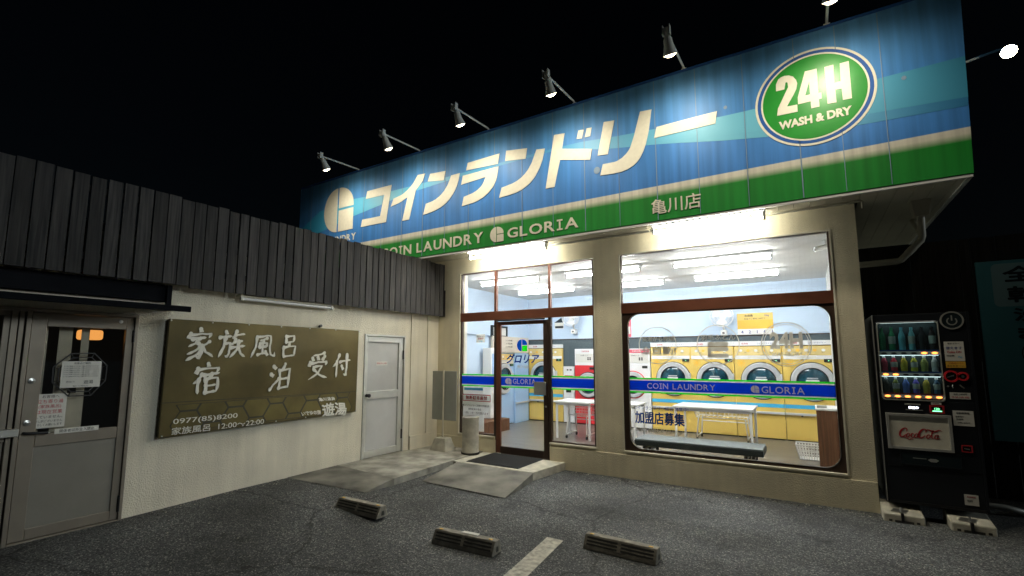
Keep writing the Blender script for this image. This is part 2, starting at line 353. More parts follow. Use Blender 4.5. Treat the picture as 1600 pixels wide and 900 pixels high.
_tc = {}
def glyphs(body, bold=0):
    k = (body, bold)
    if k not in _tc:
        cu = bpy.data.curves.new('t', 'FONT'); cu.body = body; cu.extrude = .02; cu.offset = bold; cu.resolution_u = 3
        o = bpy.data.objects.new('t', cu); C.objects.link(o); bpy.context.view_layer.update()
        dg = bpy.context.evaluated_depsgraph_get(); me = bpy.data.meshes.new_from_object(o.evaluated_get(dg))
        vs = [v.co.copy() for v in me.vertices]; fs = [tuple(p.vertices) for p in me.polygons]
        bpy.data.objects.remove(o); bpy.data.curves.remove(cu); bpy.data.meshes.remove(me)
        x0 = min(v.x for v in vs); x1 = max(v.x for v in vs); y0 = min(v.y for v in vs); y1 = max(v.y for v in vs)
        _tc[k] = ([((v.x - x0) / (x1 - x0), (v.y - y0) / (y1 - y0), 1 if v.z > 0 else 0) for v in vs], fs, (x1 - x0) / (y1 - y0))
    return _tc[k]
def text(mb, body, x0, x1, z0, z1, mp, d, m, th=.002, bold=.0, shear=0, warp=None):
    cjk = any(ord(c) > 0x2e80 for c in body)
    vs, fs, asp = glyphs(body, 0 if cjk else bold)
    h = z1 - z0; k = bold * h * .9 if cjk else 0    # heavy strokes: the outline repeated with tiny shifts
    sh = [(0, 0)] if k < .0006 else [(k * math.cos(R(t)), k * math.sin(R(t))) for t in ((45, 135, 225, 315) if bold < .028 else range(0, 360, 45))]
    for q, (dx, dz) in enumerate(sh):
        def pt(a, b, c):
            if warp: a, b = warp(a, b)
            return mp(x0 + k + (x1 - x0 - 2 * k) * a + shear * h * (b - .5) + dx, z0 + k + (h - 2 * k) * b + dz, d + c * (th + q * .00012))
        mb.add([pt(*v) for v in vs], fs, m)
    return mb
def textc(mb, body, xc, zc, h, mp, d, m, wmax=None, **k):
    """centred text of height h"""
    wd = glyphs(body, k.get('bold', 0))[2] * h
    if wmax and wd > wmax: wd = wmax
    return text(mb, body, xc - wd / 2, xc + wd / 2, zc - h / 2, zc + h / 2, mp, d, m, **k)
def letters(mb, word, x0, x1, z0, z1, mp, d, m, th=.003, bold=.02, gap=.16, space=.3):
    """Latin capitals set one by one; the I carries serifs."""
    h = z1 - z0; ws = []
    for c in word: ws.append(space if c == ' ' else .42 if c == 'I' else glyphs(c, bold)[2] * .98)
    tot = sum(ws) + gap * (len(word) - 1); s = (x1 - x0) / tot; x = x0
    for c, wd in zip(word, ws):
        a, b = x, x + wd * s
        if c == 'I':
            k = h * .15; cx = (a + b) / 2
            mb.prism([(a, z0), (b, z0), (b, z0 + k), (cx + k * .55, z0 + k), (cx + k * .55, z1 - k), (b, z1 - k), (b, z1), (a, z1), (a, z1 - k), (cx - k * .55, z1 - k), (cx - k * .55, z0 + k), (a, z0 + k)], mp, d, d + th, m)
        elif c != ' ': text(mb, c, a, b, z0, z1, mp, d, m, th, bold)
        x = b + gap * s
    return mb
def glogo(mb, x0, x1, z0, z1, mp, d, m, th=.003, m2=None):
    W = x1 - x0; H = z1 - z0; X = lambda a: x0 + a * W; Z = lambda a: z0 + a * H
    L = [(X(.46), Z(1))] + [(X(.46 - .46 * math.sin(R(t))), Z(.5 + .5 * math.cos(R(t)))) for t in range(8, 180, 8)] + [(X(.46), Z(0))]
    mb.prism(L, mp, d, d + th, m)
    Q = [(X(.51), Z(.53)), (X(1), Z(.53))] + [(X(.51 + .49 * math.cos(R(t))), Z(.56 + .44 * math.sin(R(t)))) for t in range(0, 91, 9)]
    mb.prism(Q, mp, d, d + th, m)
    mb.prism([(X(.51), Z(0)), (X(1), Z(0)), (X(1), Z(.48)), (X(.51), Z(.48))], mp, d, d + th, m2 or m)
    return mb

# ------------------------------------------------------------------ ground
def sst(a, b, x): t = min(1, max(0, (x - a) / (b - a))); return t * t * (3 - 2 * t)
def gz(x, y):
    a = 1 - sst(.2, 2.3, x)
    return -.1 + a * (.1 + .03 * sst(-4.5, -3, y)) * (1 - .6 * sst(-2.6, -1.9, y)) * (1 if y < 0 else 0)
g = MB()
xs = [-300, -40, -8, -2, -.5] + [i * .25 for i in range(0, 13)] + [4, 6, 10, 40, 300]
ys = [-300, -60, -20, -9, -7] + [-6 + i * .25 for i in range(0, 25)] + [.02, 2, 8, 40, 300]
for x in xs:
    for y in ys: g.v.append((x, y, gz(x, y)))
n = len(ys); k = g.mi('asphalt')
for i in range(len(xs) - 1):
    for j in range(n - 1):
        g.f.append((i * n + j, (i + 1) * n + j, (i + 1) * n + j + 1, i * n + j + 1)); g.m.append(k); g.sm.append(True); g.tone.append(.5)
tag(g.build('ground'), kind='structure')
pl = MB()
for i in range(8):
    y0 = -2.36 - i * .35; y1 = y0 - .35; c = lambda y: 3.425 + (-2.36 - y) * .1
    e = lambda: random.uniform(-.006, .006)
    pl.add([(c(y0) - .075 + (e() if i else 0), y0, gz(3.4, y0) + .005), (c(y1) - .075, y1, gz(3.4, y1) + .005), (c(y1) + .08, y1, gz(3.4, y1) + .005), (c(y0) + .08, y0, gz(3.4, y0) + .005)], [(0, 1, 2, 3)], 'roadpaint')
tag(pl.build('parking_line'), kind='structure')
random.seed(21); pb = MB()                    # grit, small stones and leaf scraps on the tarmac
for i in range(420):
    if i < 150: x = random.uniform(2.5, 5.9); y = -.02 - abs(random.gauss(0, .09)) - .012
    elif i < 220: x = .02 + abs(random.gauss(0, .1)); y = random.uniform(-4.2, -2.7)
    else: x = random.uniform(.3, 6.5); y = random.uniform(-4.2, -.3)
    if -2.7 < y and x < 2.45: continue
    r = random.uniform(.003, .011); z = gz(x, y); a = random.uniform(0, 6)
    P = [(x + r * k * math.cos(a + t), y + r * math.sin(a + t), z) for t, k in ((0, 1.3), (1.6, .8), (3.1, 1.2), (4.7, 1))]
    pb.add(P + [(x, y, z + r * .7)], [(0, 1, 4), (1, 2, 4), (2, 3, 4), (3, 0, 4)], random.choice(('conc_light', 'wstop', 'conc_dirty', 'rubber')))
tag(pb.build('gravel'), 'scattered grit and small stones lying on the asphalt', 'gravel', kind='stuff')
# concrete apron before the two doors
ap = MB()
ap.hexa([(0, -1.95, -.25), (1.06, -1.95, -.25), (.98, 0, -.25), (0, 0, -.25)], [(0, -1.95, .045), (1.06, -1.95, .015), (.98, 0, .015), (0, 0, .03)], 'concrete')
ap.add([(0, -1.951, .044), (0, -2.66, gz(0, -2.66) + .004), (.55, -2.62, gz(.5, -2.6) + .004), (1.12, -2.45, gz(1.1, -2.45) + .004), (1.06, -1.951, .014), (1.06, -1.951, -.2), (1.12, -2.45, -.2)], [(0, 1, 2, 4), (2, 3, 4), (4, 3, 6, 5)], 'conc_dirty')
ap.add([(1.085, -.78, .0), (1.20, -1.62, gz(1.2, -1.62) + .006), (2.42, -1.6, -.092), (2.31, -.78, -.004), (2.31, -.78, -.2), (2.42, -1.6, -.2)], [(0, 1, 2, 3), (3, 2, 5, 4)], 'conc_dirty')
tag(ap.build('concrete_apron'), kind='structure')
ds = MB(); ds.hexa([(.99, -.775, -.25), (2.305, -.775, -.25), (2.40, -.016, -.25), (.99, -.016, -.25)], [(.99, -.775, .004), (2.305, -.775, .004), (2.40, -.016, .004), (.99, -.016, .004)], 'conc_light')
tag(ds.build('door_step', bev=.008), kind='structure')

# ------------------------------------------------------------------ laundry building
LB = thing('laundry_building', 'cream rendered coin laundry with brown framed shop windows and a lit interior', 'shop', (2.7, 2, -.1))
off = (-2.7, -2, .1)
def L(mb, name, parent=LB, bev=0): return mb.build(name, parent, bev, off if parent is LB else None)
m = MB(); T = .16; zt = 3.118; zb = .2
for x0, x1, z0, z1 in ((-.4, .47, zb, zt), (.47, 2.876, 2.869, zt), (2.876, 3.233, zb, zt), (3.233, 5.658, 2.869, zt), (5.658, 5.889, zb, zt), (.47, 1.19, zb, .23), (2.15, 2.876, zb, .23), (3.233, 5.658, zb, .23)):
    m.box(x0, x1, 0, T, z0, z1, 'stucco')
m.box(5.76, 5.889, T, 4.3, -.3, zt, 'stucco')
L(m, 'front_wall')
m = MB()
for x0, x1 in ((-.4, 1.2), (2.15, 5.889)): m.box(x0, x1, -.014, T, -.3, .2, 'stucco')
L(m, 'wall_plinth', bev=.006)
m = MB()                                       # cream metal trims round the openings
for x0, x1, z0, z1 in ((.47, 2.876, .23, 2.869), (3.233, 5.658, .23, 2.869)):
    t = .018; y0, y1 = -.006, .02
    m.box(x0, x0 + t, y0, y1, z0, z1, 'trim'); m.box(x1 - t, x1, y0, y1, z0, z1, 'trim'); m.box(x0 + t, x1 - t, y0, y1, z1 - t * .6, z1, 'trim')
    if x0 > 3: m.box(x0 + t, x1 - t, y0 - .012, y1, z0, z0 + t, 'trim')
for x0, x1 in ((.488, 1.19), (2.15, 2.858)): m.box(x0, x1, -.018, .03, .23, .25, 'trim')
L(m, 'window_trim')
m = MB(); m.box(-.5, 5.76, T, 4.4, -.12, 0, 'ifloor'); L(m, 'shop_floor')
m = MB(); m.box(-.5, 5.76, T, 4.4, 2.86, 2.95, 'iceil'); L(m, 'shop_ceiling')
m = MB(); m.box(-.45, -.4, 0, 4.4, -.1, 3.1, 'ibluewall'); m.box(5.7, 5.76, T, 4.3, 0, 2.86, 'iwhite'); m.box(.3, .47, T, T + .06, 0, 2.86, 'iwhite')
m.box(-.45, 5.889, 4.3, 4.4, -.1, 3.1, 'ibluewall'); L(m, 'side_wall')
mach = [(-.38, .58, 1.757), (.589, .855, 1.262), (.876, 1.405, 1.655), (1.43, 1.98, 1.655), (2.0, 2.58, 1.65), (2.585, 5.7, 1.765)]
m = MB(); m.box(-.4, 5.7, 3.7, 3.76, 1.878, 2.86, 'ibluewall'); m.box(-.4, -.35, T, 3.7, 1.93, 2.86, 'ibluewall'); L(m, 'partition_wall')
m = MB(); px = -.4
for x0, x1, z1 in mach:
    if x0 - px > .004: m.box(px, x0, 3.705, 3.75, 0, 1.878, 'fascia')
    m.box(x0, x1, 3.705, 3.75, z1, 1.878, 'fascia'); px = x1
m.box(-.4, 5.7, 3.69, 3.7, 1.868, 1.886, 'darkbrown')
L(m, 'machine_surround')
# roof edge, soffit
m = MB(); x = -3.4
while x < 6.74:
    x1 = min(x + .148, 6.742); m.box(x, x1 - .004, -.42, 2.7 if x > 5.87 else -.001, 3.12, 3.145, 'soffit', tone=random.random()); x = x1
L(m, 'soffit')
m = MB(); m.box(-.45, 5.889, .001, 4.4, 3.15, 3.3, 'hull'); m.box(5.89, 6.7, -.35, 2.7, 3.15, 3.2, 'hull'); L(m, 'roof')
m = MB(); m.box(-3.42, 6.745, -.425, -.385, 3.1, 3.128, 'whiteg'); m.box(6.715, 6.745, -.385, 2.7, 3.1, 3.128, 'whiteg'); L(m, 'eave_flashing')
# entrance joinery
fr = MB(); Y0, Y1 = .018, .075
for x0, x1, z0, z1 in ((.488, .515, .25, 2.85), (2.83, 2.858, .25, 2.85), (1.16, 1.205, .005, 2.05), (2.125, 2.17, .005, 2.05), (1.16, 1.20, 2.19, 2.85), (2.13, 2.165, 2.19, 2.85), (.515, 1.16, .25, .275), (2.17, 2.83, .25, .275), (.515, 1.16, 2.84, 2.852), (1.2, 2.13, 2.84, 2.852), (2.165, 2.83, 2.84, 2.852)):
    fr.box(x0, x1, Y0, Y1, z0, z1, 'brown' if z0 > 2 else 'darkbrown')
fr.box(.486, 2.86, Y0 - .012, Y1, 2.05, 2.19, 'brown')
f1 = L(fr, 'entrance_frame', bev=.003)
p = MB(); p.box(.515, 1.16, .04, .046, .275, 2.05, 'glass'); p.box(2.17, 2.83, .04, .046, .275, 2.05, 'glass')
p.box(.515, 1.16, .04, .046, 2.19, 2.84, 'wglass'); p.box(1.2, 2.13, .04, .046, 2.19, 2.84, 'wglass'); p.box(2.165, 2.83, .04, .046, 2.19, 2.84, 'wglass')
p.build('pane', f1)
F = FX(.038)
def filmband(m, x0, x1, word=None):
    m.prism([(x0, 1.176), (x1, 1.176), (x1, 1.195), (x0, 1.195)], F, 0, .001, 'fgreen'); m.prism([(x0, 1.0), (x1, 1.0), (x1, 1.019), (x0, 1.019)], F, 0, .001, 'fgreen')
    m.prism([(x0, 1.16), (x1, 1.16), (x1, 1.176), (x0, 1.176)], F, 0, .001, 'fwhite'); m.prism([(x0, 1.019), (x1, 1.019), (x1, 1.033), (x0, 1.033)], F, 0, .001, 'fwhite')
    m.prism([(x0, 1.033), (x1, 1.033), (x1, 1.16), (x0, 1.16)], F, 0, .001, 'fblue')
d = MB(); filmband(d, .515, 1.16); d.build('blue_band', f1)
d = MB(); filmband(d, 2.17, 2.83); d.build('blue_band', f1)
d = MB()
d.prism([(.53, .678), (.53, .862), (1.09, .862), (1.09, .678)], F, .0, .001, 'fwhite')
for a, b, c, e in ((.535, 1.085, .86, .872), (.535, 1.085, .762, .774), (.535, .545, .774, .86), (1.075, 1.085, .774, .86)): d.prism([(a, c), (b, c), (b, e), (a, e)], F, .0012, .002, 'fred')
textc(d, '無断駐車厳禁', .81, .817, .07, F, .0012, 'fred', bold=.02)
textc(d, '●コインランドリーご利用のお客様以外', .80, .695, .034, F, .0012, 'fink', wmax=.53); textc(d, '無断駐車の場合', .78, .637, .034, F, .001, 'fink'); textc(d, '一回につき一万円頂きます', .80, .578, .036, F, .001, 'fink', wmax=.53)
d.build('parking_notice', f1); d = MB()
d.prism([(.8, 1.70), (.97, 1.70), (.97, 1.835), (.8, 1.835)], F, 0, .001, 'fwhite'); textc(d, '防犯カメラ', .885, 1.80, .028, F, .0012, 'fink', wmax=.15); textc(d, '録画中', .885, 1.765, .035, F, .0012, 'fred', wmax=.14); textc(d, 'つり銭', .885, 1.72, .024, F, .0012, 'cyan', wmax=.14)
d.build('camera_notice', f1)
# glass door
dr = MB(); y0, y1 = .012, .052
for x0, x1, z0, z1 in ((1.21, 1.285, .012, 2.02), (2.045, 2.12, .012, 2.02), (1.285, 2.045, .012, .115), (1.285, 2.045, 1.965, 2.02)): dr.box(x0, x1, y0, y1, z0, z1, 'darkbrown' if z1 < 2 or x0 > 2 else 'brown')
door = L(dr, 'door', bev=.004)
p = MB(); p.box(1.285, 2.045, .04, .046, .115, 1.965, 'glass'); p.build('pane', door)
p = MB(); p.box(1.905, 2.105, -.03, -.018, .915, 1.105, 'steel'); p.box(1.95, 1.98, -.018, .012, .97, 1.05, 'steel'); p.box(2.05, 2.08, -.018, .012, .97, 1.05, 'steel'); p.build('push_plate', door, .004)
p = MB(); p.box(1.24, 2.08, -.018, .012, 2.024, 2.044, 'black'); p.build('door_closer', door, .003)
p = MB(); p.lathe([(0, .012), (.014, .012), (.014, 0)], (2.085, .012, .75), (0, -1, 0), 'steel', 14); p.build('keyhole', door)
d = MB(); filmband(d, 1.285, 2.045); d.build('blue_band', door); d = MB()
glogo(d, 1.36, 1.475, 1.05, 1.145, F, .0012, 'fsilver', .001); d.build('emblem', door); d = MB(); letters(d, 'GLORIA', 1.50, 1.9, 1.06, 1.137, F, .0012, 'fsilver', .001, bold=.01)
d.build('band_lettering', door); d = MB()
glogo(d, 1.575, 1.755, 1.555, 1.735, F, 0, 'flogo', .001, 'fgreen'); text(d, 'グロリア', 1.385, 1.955, 1.37, 1.515, F, .0012, 'fnavy', .001, .03, shear=.25)
text(d, '亀川店', 1.575, 1.785, 1.295, 1.345, F, 0, 'fgrey', .001, .01)
d.build('door_lettering', door)
# big shop window
bw = MB(); bw.box(3.251, 5.64, Y0 - .012, Y1, 2.05, 2.19, 'brown')
inner = rrect(3.325, 5.60, .285, 2.035, .16, 10)
nC = len(inner); outer = []
for i, (a, b) in enumerate(inner):
    cx, cz = 4.4625, 1.15; q = i // 11; corner = [(5.64, 2.05), (3.251, 2.05), (3.251, .25), (5.64, .25)][q]; k = i % 11
    if k == 5: outer.append(corner)
    elif q == 0: outer.append((5.64, b) if k < 5 else (a, 2.05))
    elif q == 1: outer.append((a, 2.05) if k < 5 else (3.251, b))
    elif q == 2: outer.append((3.251, b) if k < 5 else (a, .25))
    else: outer.append((a, .25) if k < 5 else (5.64, b))
bw.band(outer, inner, FX(.075), 0, .057, 'darkbrown')
for x0, x1, z0, z1 in ((3.251, 3.262, 2.19, 2.85), (5.62, 5.64, 2.19, 2.85), (3.262, 5.62, 2.845, 2.853)): bw.box(x0, x1, Y0, Y1, z0, z1, 'darkbrown')
bwo = L(bw, 'shop_window')
gk = MB(); gk.band(inner, [(4.4625 + (a - 4.4625) * .9945, 1.16 + (b - 1.16) * .993) for a, b in inner], FX(.075), .0571, .062, 'steel'); gk.build('gasket', bwo)
p = MB(); p.prism(inner, FX(.046), 0, .006, 'glass'); p.box(3.262, 5.62, .04, .046, 2.19, 2.845, 'wglass'); p.build('pane', bwo)
d = MB(); filmband(d, 3.33, 5.595); d.build('blue_band', bwo); d = MB()
letters(d, 'COIN', 3.563, 3.83, 1.058, 1.13, F, .0012, 'fsilver', .001, bold=.008); d.build('band_lettering', bwo); d = MB(); letters(d, 'LAUNDRY', 3.885, 4.39, 1.058, 1.13, F, .0012, 'fsilver', .001, bold=.008); d.build('band_lettering', bwo); d = MB(); glogo(d, 4.775, 4.862, 1.05, 1.135, F, .0012, 'fsilver', .001); d.build('emblem', bwo); d = MB(); letters(d, 'GLORIA', 4.885, 5.31, 1.052, 1.128, F, .0012, 'fsilver', .001, bold=.008)
def ring(cx, cz, r, t): d.band(ell(cx, cz, r, r), ell(cx, cz, r - t, r - t), F, 0, .001, 'fgrey')
d.build('band_lettering', bwo); d = MB(); ring(3.712, 1.617, .243, .011)
text(d, '洗濯から乾燥', 3.515, 3.925, 1.665, 1.733, F, 0, 'fgrey', .001, .035); text(d, '全自動!', 3.495, 3.945, 1.495, 1.6, F, 0, 'fgrey', .001, .035)
d.build('round_decal', bwo); d = MB(); ring(4.44, 1.615, .244, .011)
text(d, '羽毛ふとん', 4.245, 4.64, 1.668, 1.742, F, 0, 'fgrey', .001, .035)
for zc, dx in ((1.622, 0), (1.56, .0), (1.48, 0)):
    d.prism(rrect(4.32, 4.56, zc - .026, zc + .026, .024, 5), F, 0, .001, 'fgrey')
d.prism([(4.322, 1.47), (4.36, 1.47), (4.36, 1.56), (4.322, 1.56)], F, .0002, .0012, 'fgrey')
d.build('round_decal', bwo); d = MB(); ring(5.16, 1.61, .252, .011); ring(5.16, 1.61, .226, .007)
text(d, '24H', 5.0, 5.325, 1.558, 1.75, F, 0, 'fgrey', .001, .045); text(d, 'WASH&DRY', 5.005, 5.32, 1.473, 1.517, F, 0, 'fgrey', .001, .03)
d.build('round_decal', bwo); d = MB()
text(d, '加盟店募集', 3.39, 4.015, .605, .765, F, 0, 'fnavy', .001, .03); text(d, 'コインランドリー経営 募集中!', 3.375, 4.065, .785, .835, F, 0, 'fnavy', .001, .012); text(d, '株式会社グロリア', 3.40, 3.995, .50, .56, F, 0, 'fgrey', .001, .02)
d.build('window_lettering', bwo)

# ------------------------------------------------------------------ roof sign
SG = thing('storefront_sign', 'long blue and green roof sign with white katakana and a green oval badge', 'sign', (1.7, -.4, 3.13))
so = (-1.7, .4, -3.13)
S_ = lambda mb, name, bev=0: mb.build(name, SG, bev, so)
m = MB(); m.prism([(-3.42, 3.133), (6.75, 3.133), (6.80, 4.962), (-3.44, 4.952)], FX(-.431), -.06, 0, 'sign')
m.box(6.70, 6.752, -.36, 2.7, 3.133, 4.94, 'sign')
S_(m, 'sign_panel')
m = MB(); f = FX(-.431)
m.box(-3.43, 6.8, -.445, -.35, 4.962, 4.985, 'ringblue')
for x in (-3.05, -2.44, -1.93, -1.474, -.985, -.489, -.0, .487, .97, 1.458, 1.95, 2.458, 2.94, 3.419, 3.9, 4.394, 4.91, 5.424, 5.8, 6.163):
    m.prism([(x, 3.14), (x + (.006 if round(x * 1000) % 3 else .011), 3.14), (x + .008, 4.95), (x, 4.95)], f, .0045, .006, 'seam')
S_(m, 'panel_seams')
def wave_mat(name, c0, c1):
    q = pm(name, c0, .5); t = q.node_tree; tc = t.nodes.new('ShaderNodeTexCoord'); sp = t.nodes.new('ShaderNodeSeparateXYZ'); r = t.nodes.new('ShaderNodeValToRGB'); mr = t.nodes.new('ShaderNodeMapRange')
    mr.inputs[1].default_value = -3.4; mr.inputs[2].default_value = 6.8; t.links.new(tc.outputs['Object'], sp.inputs[0]); t.links.new(sp.outputs[0], mr.inputs[0]); t.links.new(mr.outputs[0], r.inputs[0])
    cr = r.color_ramp; cr.elements[0].color = (*c0, 1); cr.elements[1].color = (*c1, 1)
    for p_, c in ((.25, (.14, .5, .72)), (.55, (.07, .31, .62)), (.78, (.15, .5, .68))):
        e = cr.elements.new(p_); e.color = (*c, 1)
    t.links.new(r.outputs[0], t.nodes['Principled BSDF'].inputs['Base Color']); return q
M['wave'] = wave_mat('sign_wave', (.02, .33, .62), (.05, .30, .50))
M['wave2'] = wave_mat('sign_wave_shade', (.02, .2, .55), (.03, .2, .44))
m = MB()
up = [(-3.42, 4.06), (-2.77, 4.375), (-1.76, 4.446), (-1.0, 4.41), (.5, 4.40), (2.49, 4.412), (2.9, 4.40), (3.42, 4.35), (4.69, 4.262), (5.6, 4.24), (6.78, 4.26)]
lo = [(-3.42, 3.70), (-2.74, 3.939), (-1.74, 4.113), (-1.0, 4.203), (-.48, 4.282), (.9, 4.352), (2.49, 4.374), (2.75, 4.33), (3.04, 4.29), (3.42, 4.225), (3.98, 4.13), (4.68, 4.03), (5.6, 3.93), (6.77, 3.86)]
m.prism(up + lo[::-1], f, .0003, .002, 'wave')
m.prism([(2.6, 4.365), (3.04, 4.29), (3.42, 4.225), (3.98, 4.13), (4.68, 4.03), (5.6, 3.93), (6.77, 3.86), (6.762, 3.775), (5.6, 3.82), (4.68, 3.965), (3.98, 4.10), (3.2, 4.22)], f, .0003, .0016, 'wave2')
m.prism([(-3.42, 4.0), (-3.0, 4.12), (-2.3, 4.2), (-1.5, 4.25), (-1.0, 4.205), (-1.74, 4.112), (-2.74, 3.938), (-3.42, 3.699)], f, .0022, .003, 'cyan') if False else None
S_(m, 'wave_stripe')
GLY = {'ko': [[-1.385,4.525],[-0.752,4.521],[-0.867,3.857],[-1.529,3.865],[-1.495,4.0],[-1.023,3.992],[-0.932,4.371],[-1.418,4.383]], 'i': [[-0.125,4.569],[0.044,4.561],[-0.002,4.459],[-0.02,4.433],[-0.102,4.357],[-0.163,4.306],[-0.301,3.814],[-0.467,3.816],[-0.353,4.221],[-0.489,4.171],[-0.57,4.15],[-0.758,4.12],[-0.693,4.255],[-0.505,4.285],[-0.461,4.299],[-0.371,4.341],[-0.287,4.393],[-0.22,4.448]], 'n1a': [[0.157,4.53],[0.493,4.509],[0.458,4.356],[0.107,4.407]], 'n1b': [[0.791,4.408],[0.766,4.295],[0.741,4.221],[0.7,4.146],[0.648,4.075],[0.59,4.016],[0.525,3.968],[0.454,3.929],[0.382,3.9],[0.262,3.871],[0.169,3.857],[0.019,3.843],[0.073,4.024],[0.222,4.044],[0.292,4.065],[0.359,4.095],[0.42,4.132],[0.472,4.175],[0.536,4.252],[0.57,4.311],[0.613,4.405]], 'raa': [[0.95,4.542],[1.559,4.554],[1.526,4.396],[0.92,4.423]], 'rab': [[0.853,4.348],[1.541,4.354],[1.517,4.218],[1.506,4.174],[1.491,4.134],[1.47,4.096],[1.445,4.061],[1.417,4.029],[1.351,3.971],[1.269,3.925],[1.174,3.89],[1.123,3.876],[1.07,3.866],[0.84,3.848],[0.878,3.996],[1.046,4.022],[1.117,4.045],[1.149,4.059],[1.205,4.094],[1.228,4.113],[1.248,4.135],[1.303,4.236],[0.822,4.205]], 'n2a': [[1.678,4.567],[2.044,4.519],[2.017,4.363],[1.659,4.41]], 'n2b': [[2.34,4.441],[2.3,4.285],[2.253,4.175],[2.19,4.076],[2.14,4.021],[2.083,3.974],[2.017,3.935],[1.944,3.904],[1.855,3.88],[1.743,3.867],[1.552,3.855],[1.597,4.004],[1.797,4.033],[1.879,4.059],[1.948,4.094],[2.007,4.137],[2.056,4.185],[2.118,4.273],[2.201,4.459]], 'doa': [[2.488,4.606],[2.654,4.589],[2.61,4.37],[3.057,4.26],[3.028,4.113],[2.578,4.215],[2.488,3.841],[2.346,3.843]], 'dob': [[2.863,4.572],[2.942,4.564],[2.913,4.445],[2.835,4.457]], 'doc': [[2.986,4.57],[3.058,4.565],[3.035,4.446],[2.958,4.451]], 'ria': [[3.232,4.593],[3.379,4.576],[3.278,4.131],[3.137,4.147]], 'rib': [[3.869,4.585],[3.827,4.315],[3.786,4.157],[3.752,4.065],[3.712,3.994],[3.691,3.965],[3.666,3.939],[3.638,3.916],[3.607,3.896],[3.536,3.867],[3.451,3.851],[3.345,3.851],[3.166,3.864],[3.206,4.009],[3.372,4.005],[3.407,4.011],[3.468,4.035],[3.518,4.071],[3.557,4.112],[3.584,4.155],[3.633,4.288],[3.723,4.597]], 'bar': [[3.925,4.335],[4.63,4.34],[4.604,4.194],[3.889,4.198]], 'two': [[5.241,4.39],[5.244,4.469],[5.269,4.521],[5.297,4.538],[5.328,4.544],[5.371,4.535],[5.41,4.509],[5.436,4.461],[5.444,4.421],[5.432,4.357],[5.398,4.292],[5.334,4.186],[5.43,4.18],[5.43,4.099],[5.236,4.106],[5.248,4.186],[5.357,4.402],[5.355,4.456],[5.346,4.466],[5.335,4.462],[5.322,4.388]], 'four': [[5.521,4.531],[5.629,4.526],[5.627,4.253],[5.654,4.249],[5.653,4.182],[5.628,4.181],[5.628,4.099],[5.554,4.099],[5.553,4.179],[5.438,4.18],[5.44,4.258]], 'fourhole': [[5.553,4.405],[5.553,4.259],[5.509,4.26]], 'H': [[5.697,4.52],[5.776,4.519],[5.772,4.319],[5.827,4.318],[5.831,4.514],[5.908,4.515],[5.908,4.106],[5.832,4.109],[5.83,4.236],[5.775,4.24],[5.777,4.101],[5.699,4.106]]}

m = MB()
for k_ in ('ko', 'i', 'n1a', 'n1b', 'raa', 'rab', 'n2a', 'n2b', 'doa', 'dob', 'doc', 'ria', 'rib', 'bar'): m.prism([tuple(p) for p in GLY[k_]], f, .003, .008, 'letter')
S_(m, 'katakana_lettering')
m = MB(); glogo(m, -2.625, -1.757, 3.87, 4.745, f, .003, 'letter', .004); letters(m, 'LAUNDRY', -2.6, -1.665, 3.655, 3.783, f, .003, 'letter', .003); S_(m, 'emblem')
m = MB(); letters(m, 'COIN', -.965, -.236, 3.208, 3.375, f, .003, 'letter', .004); S_(m, 'green_band_lettering')
m = MB(); letters(m, 'LAUNDRY', -.115, 1.262, 3.208, 3.375, f, .003, 'letter', .004); S_(m, 'green_band_lettering')
m = MB(); glogo(m, 1.39, 1.632, 3.18, 3.412, f, .003, 'letter', .004); S_(m, 'emblem'); m = MB(); letters(m, 'GLORIA', 1.70, 2.84, 3.208, 3.36, f, .003, 'letter', .004); S_(m, 'green_band_lettering')
m = MB(); text(m, '亀川店', 3.823, 4.408, 3.212, 3.402, f, .003, 'letter', .004, .012); S_(m, 'branch_lettering')
m = MB(); oc = (5.575, 4.228)
m.prism(ell(*oc, .548, .535, 64), f, .003, .005, 'letter'); m.prism(ell(*oc, .524, .511, 64), f, .005, .006, 'ringblue'); m.prism(ell(*oc, .49, .478, 64), f, .006, .007, 'letter'); m.prism(ell(*oc, .472, .46, 64), f, .007, .008, 'green')
for k_ in ('two', 'four', 'H'): m.prism([tuple(p) for p in GLY[k_]], f, .009, .011, 'letter')
m.prism([tuple(p) for p in GLY['fourhole']], f, .011, .0118, 'green')
text(m, 'WASH & DRY', 5.247, 5.9, 3.935, 4.03, f, .009, 'letter', .003, .045)
S_(m, 'oval_badge')
m = MB()
for x, z, r in ((3.12, 3.945, .045), (6.33, 4.19, .02), (4.72, 4.36, .02)): m.prism(ell(x, z, r, r * 1.1, 12), f, .004, .005, 'seam'); S_(m, 'patch'); m = MB()

# ------------------------------------------------------------------ lamps over the sign
def aim(o, d): o.rotation_euler = Vector(d).normalized().to_track_quat('-Z', 'Y').to_euler()
def lamp_mesh(lit):
    a = MB(); a.tube([(0, 0, 0), (0, -.05, .02), (0, -.84, -.02)], .013, 'lamppaint', 8); a.box(-.03, .03, -.02, .02, -.015, .01, 'lamppaint')
    h = MB(); dv = Vector((0, .52, -.85)); o = Vector((0, -.865, .0))
    h.lathe([(0, -.02), (.03, -.015), (.034, .02), (.034, .085), (.045, .10), (.05, .16), (.062, .22), (.074, .262), (.070, .262), (.05, .17), (0, .16)], o, dv, 'lamppaint', 20)
    for s in (-.036, .036): h.box(s - .006, s + .006, -.9, -.84, -.07, .03, 'lamppaint')
    b = MB(); b.lathe([(.0, .18), (.045, .2), (.062, .245), (.05, .272), (.02, .285), (0, .287)], o, dv, 'bulb' if lit else 'whiteg', 18)
    return a, h, b
LX = [-1.649, -.105, 1.343, 2.802, 4.275, 5.749]
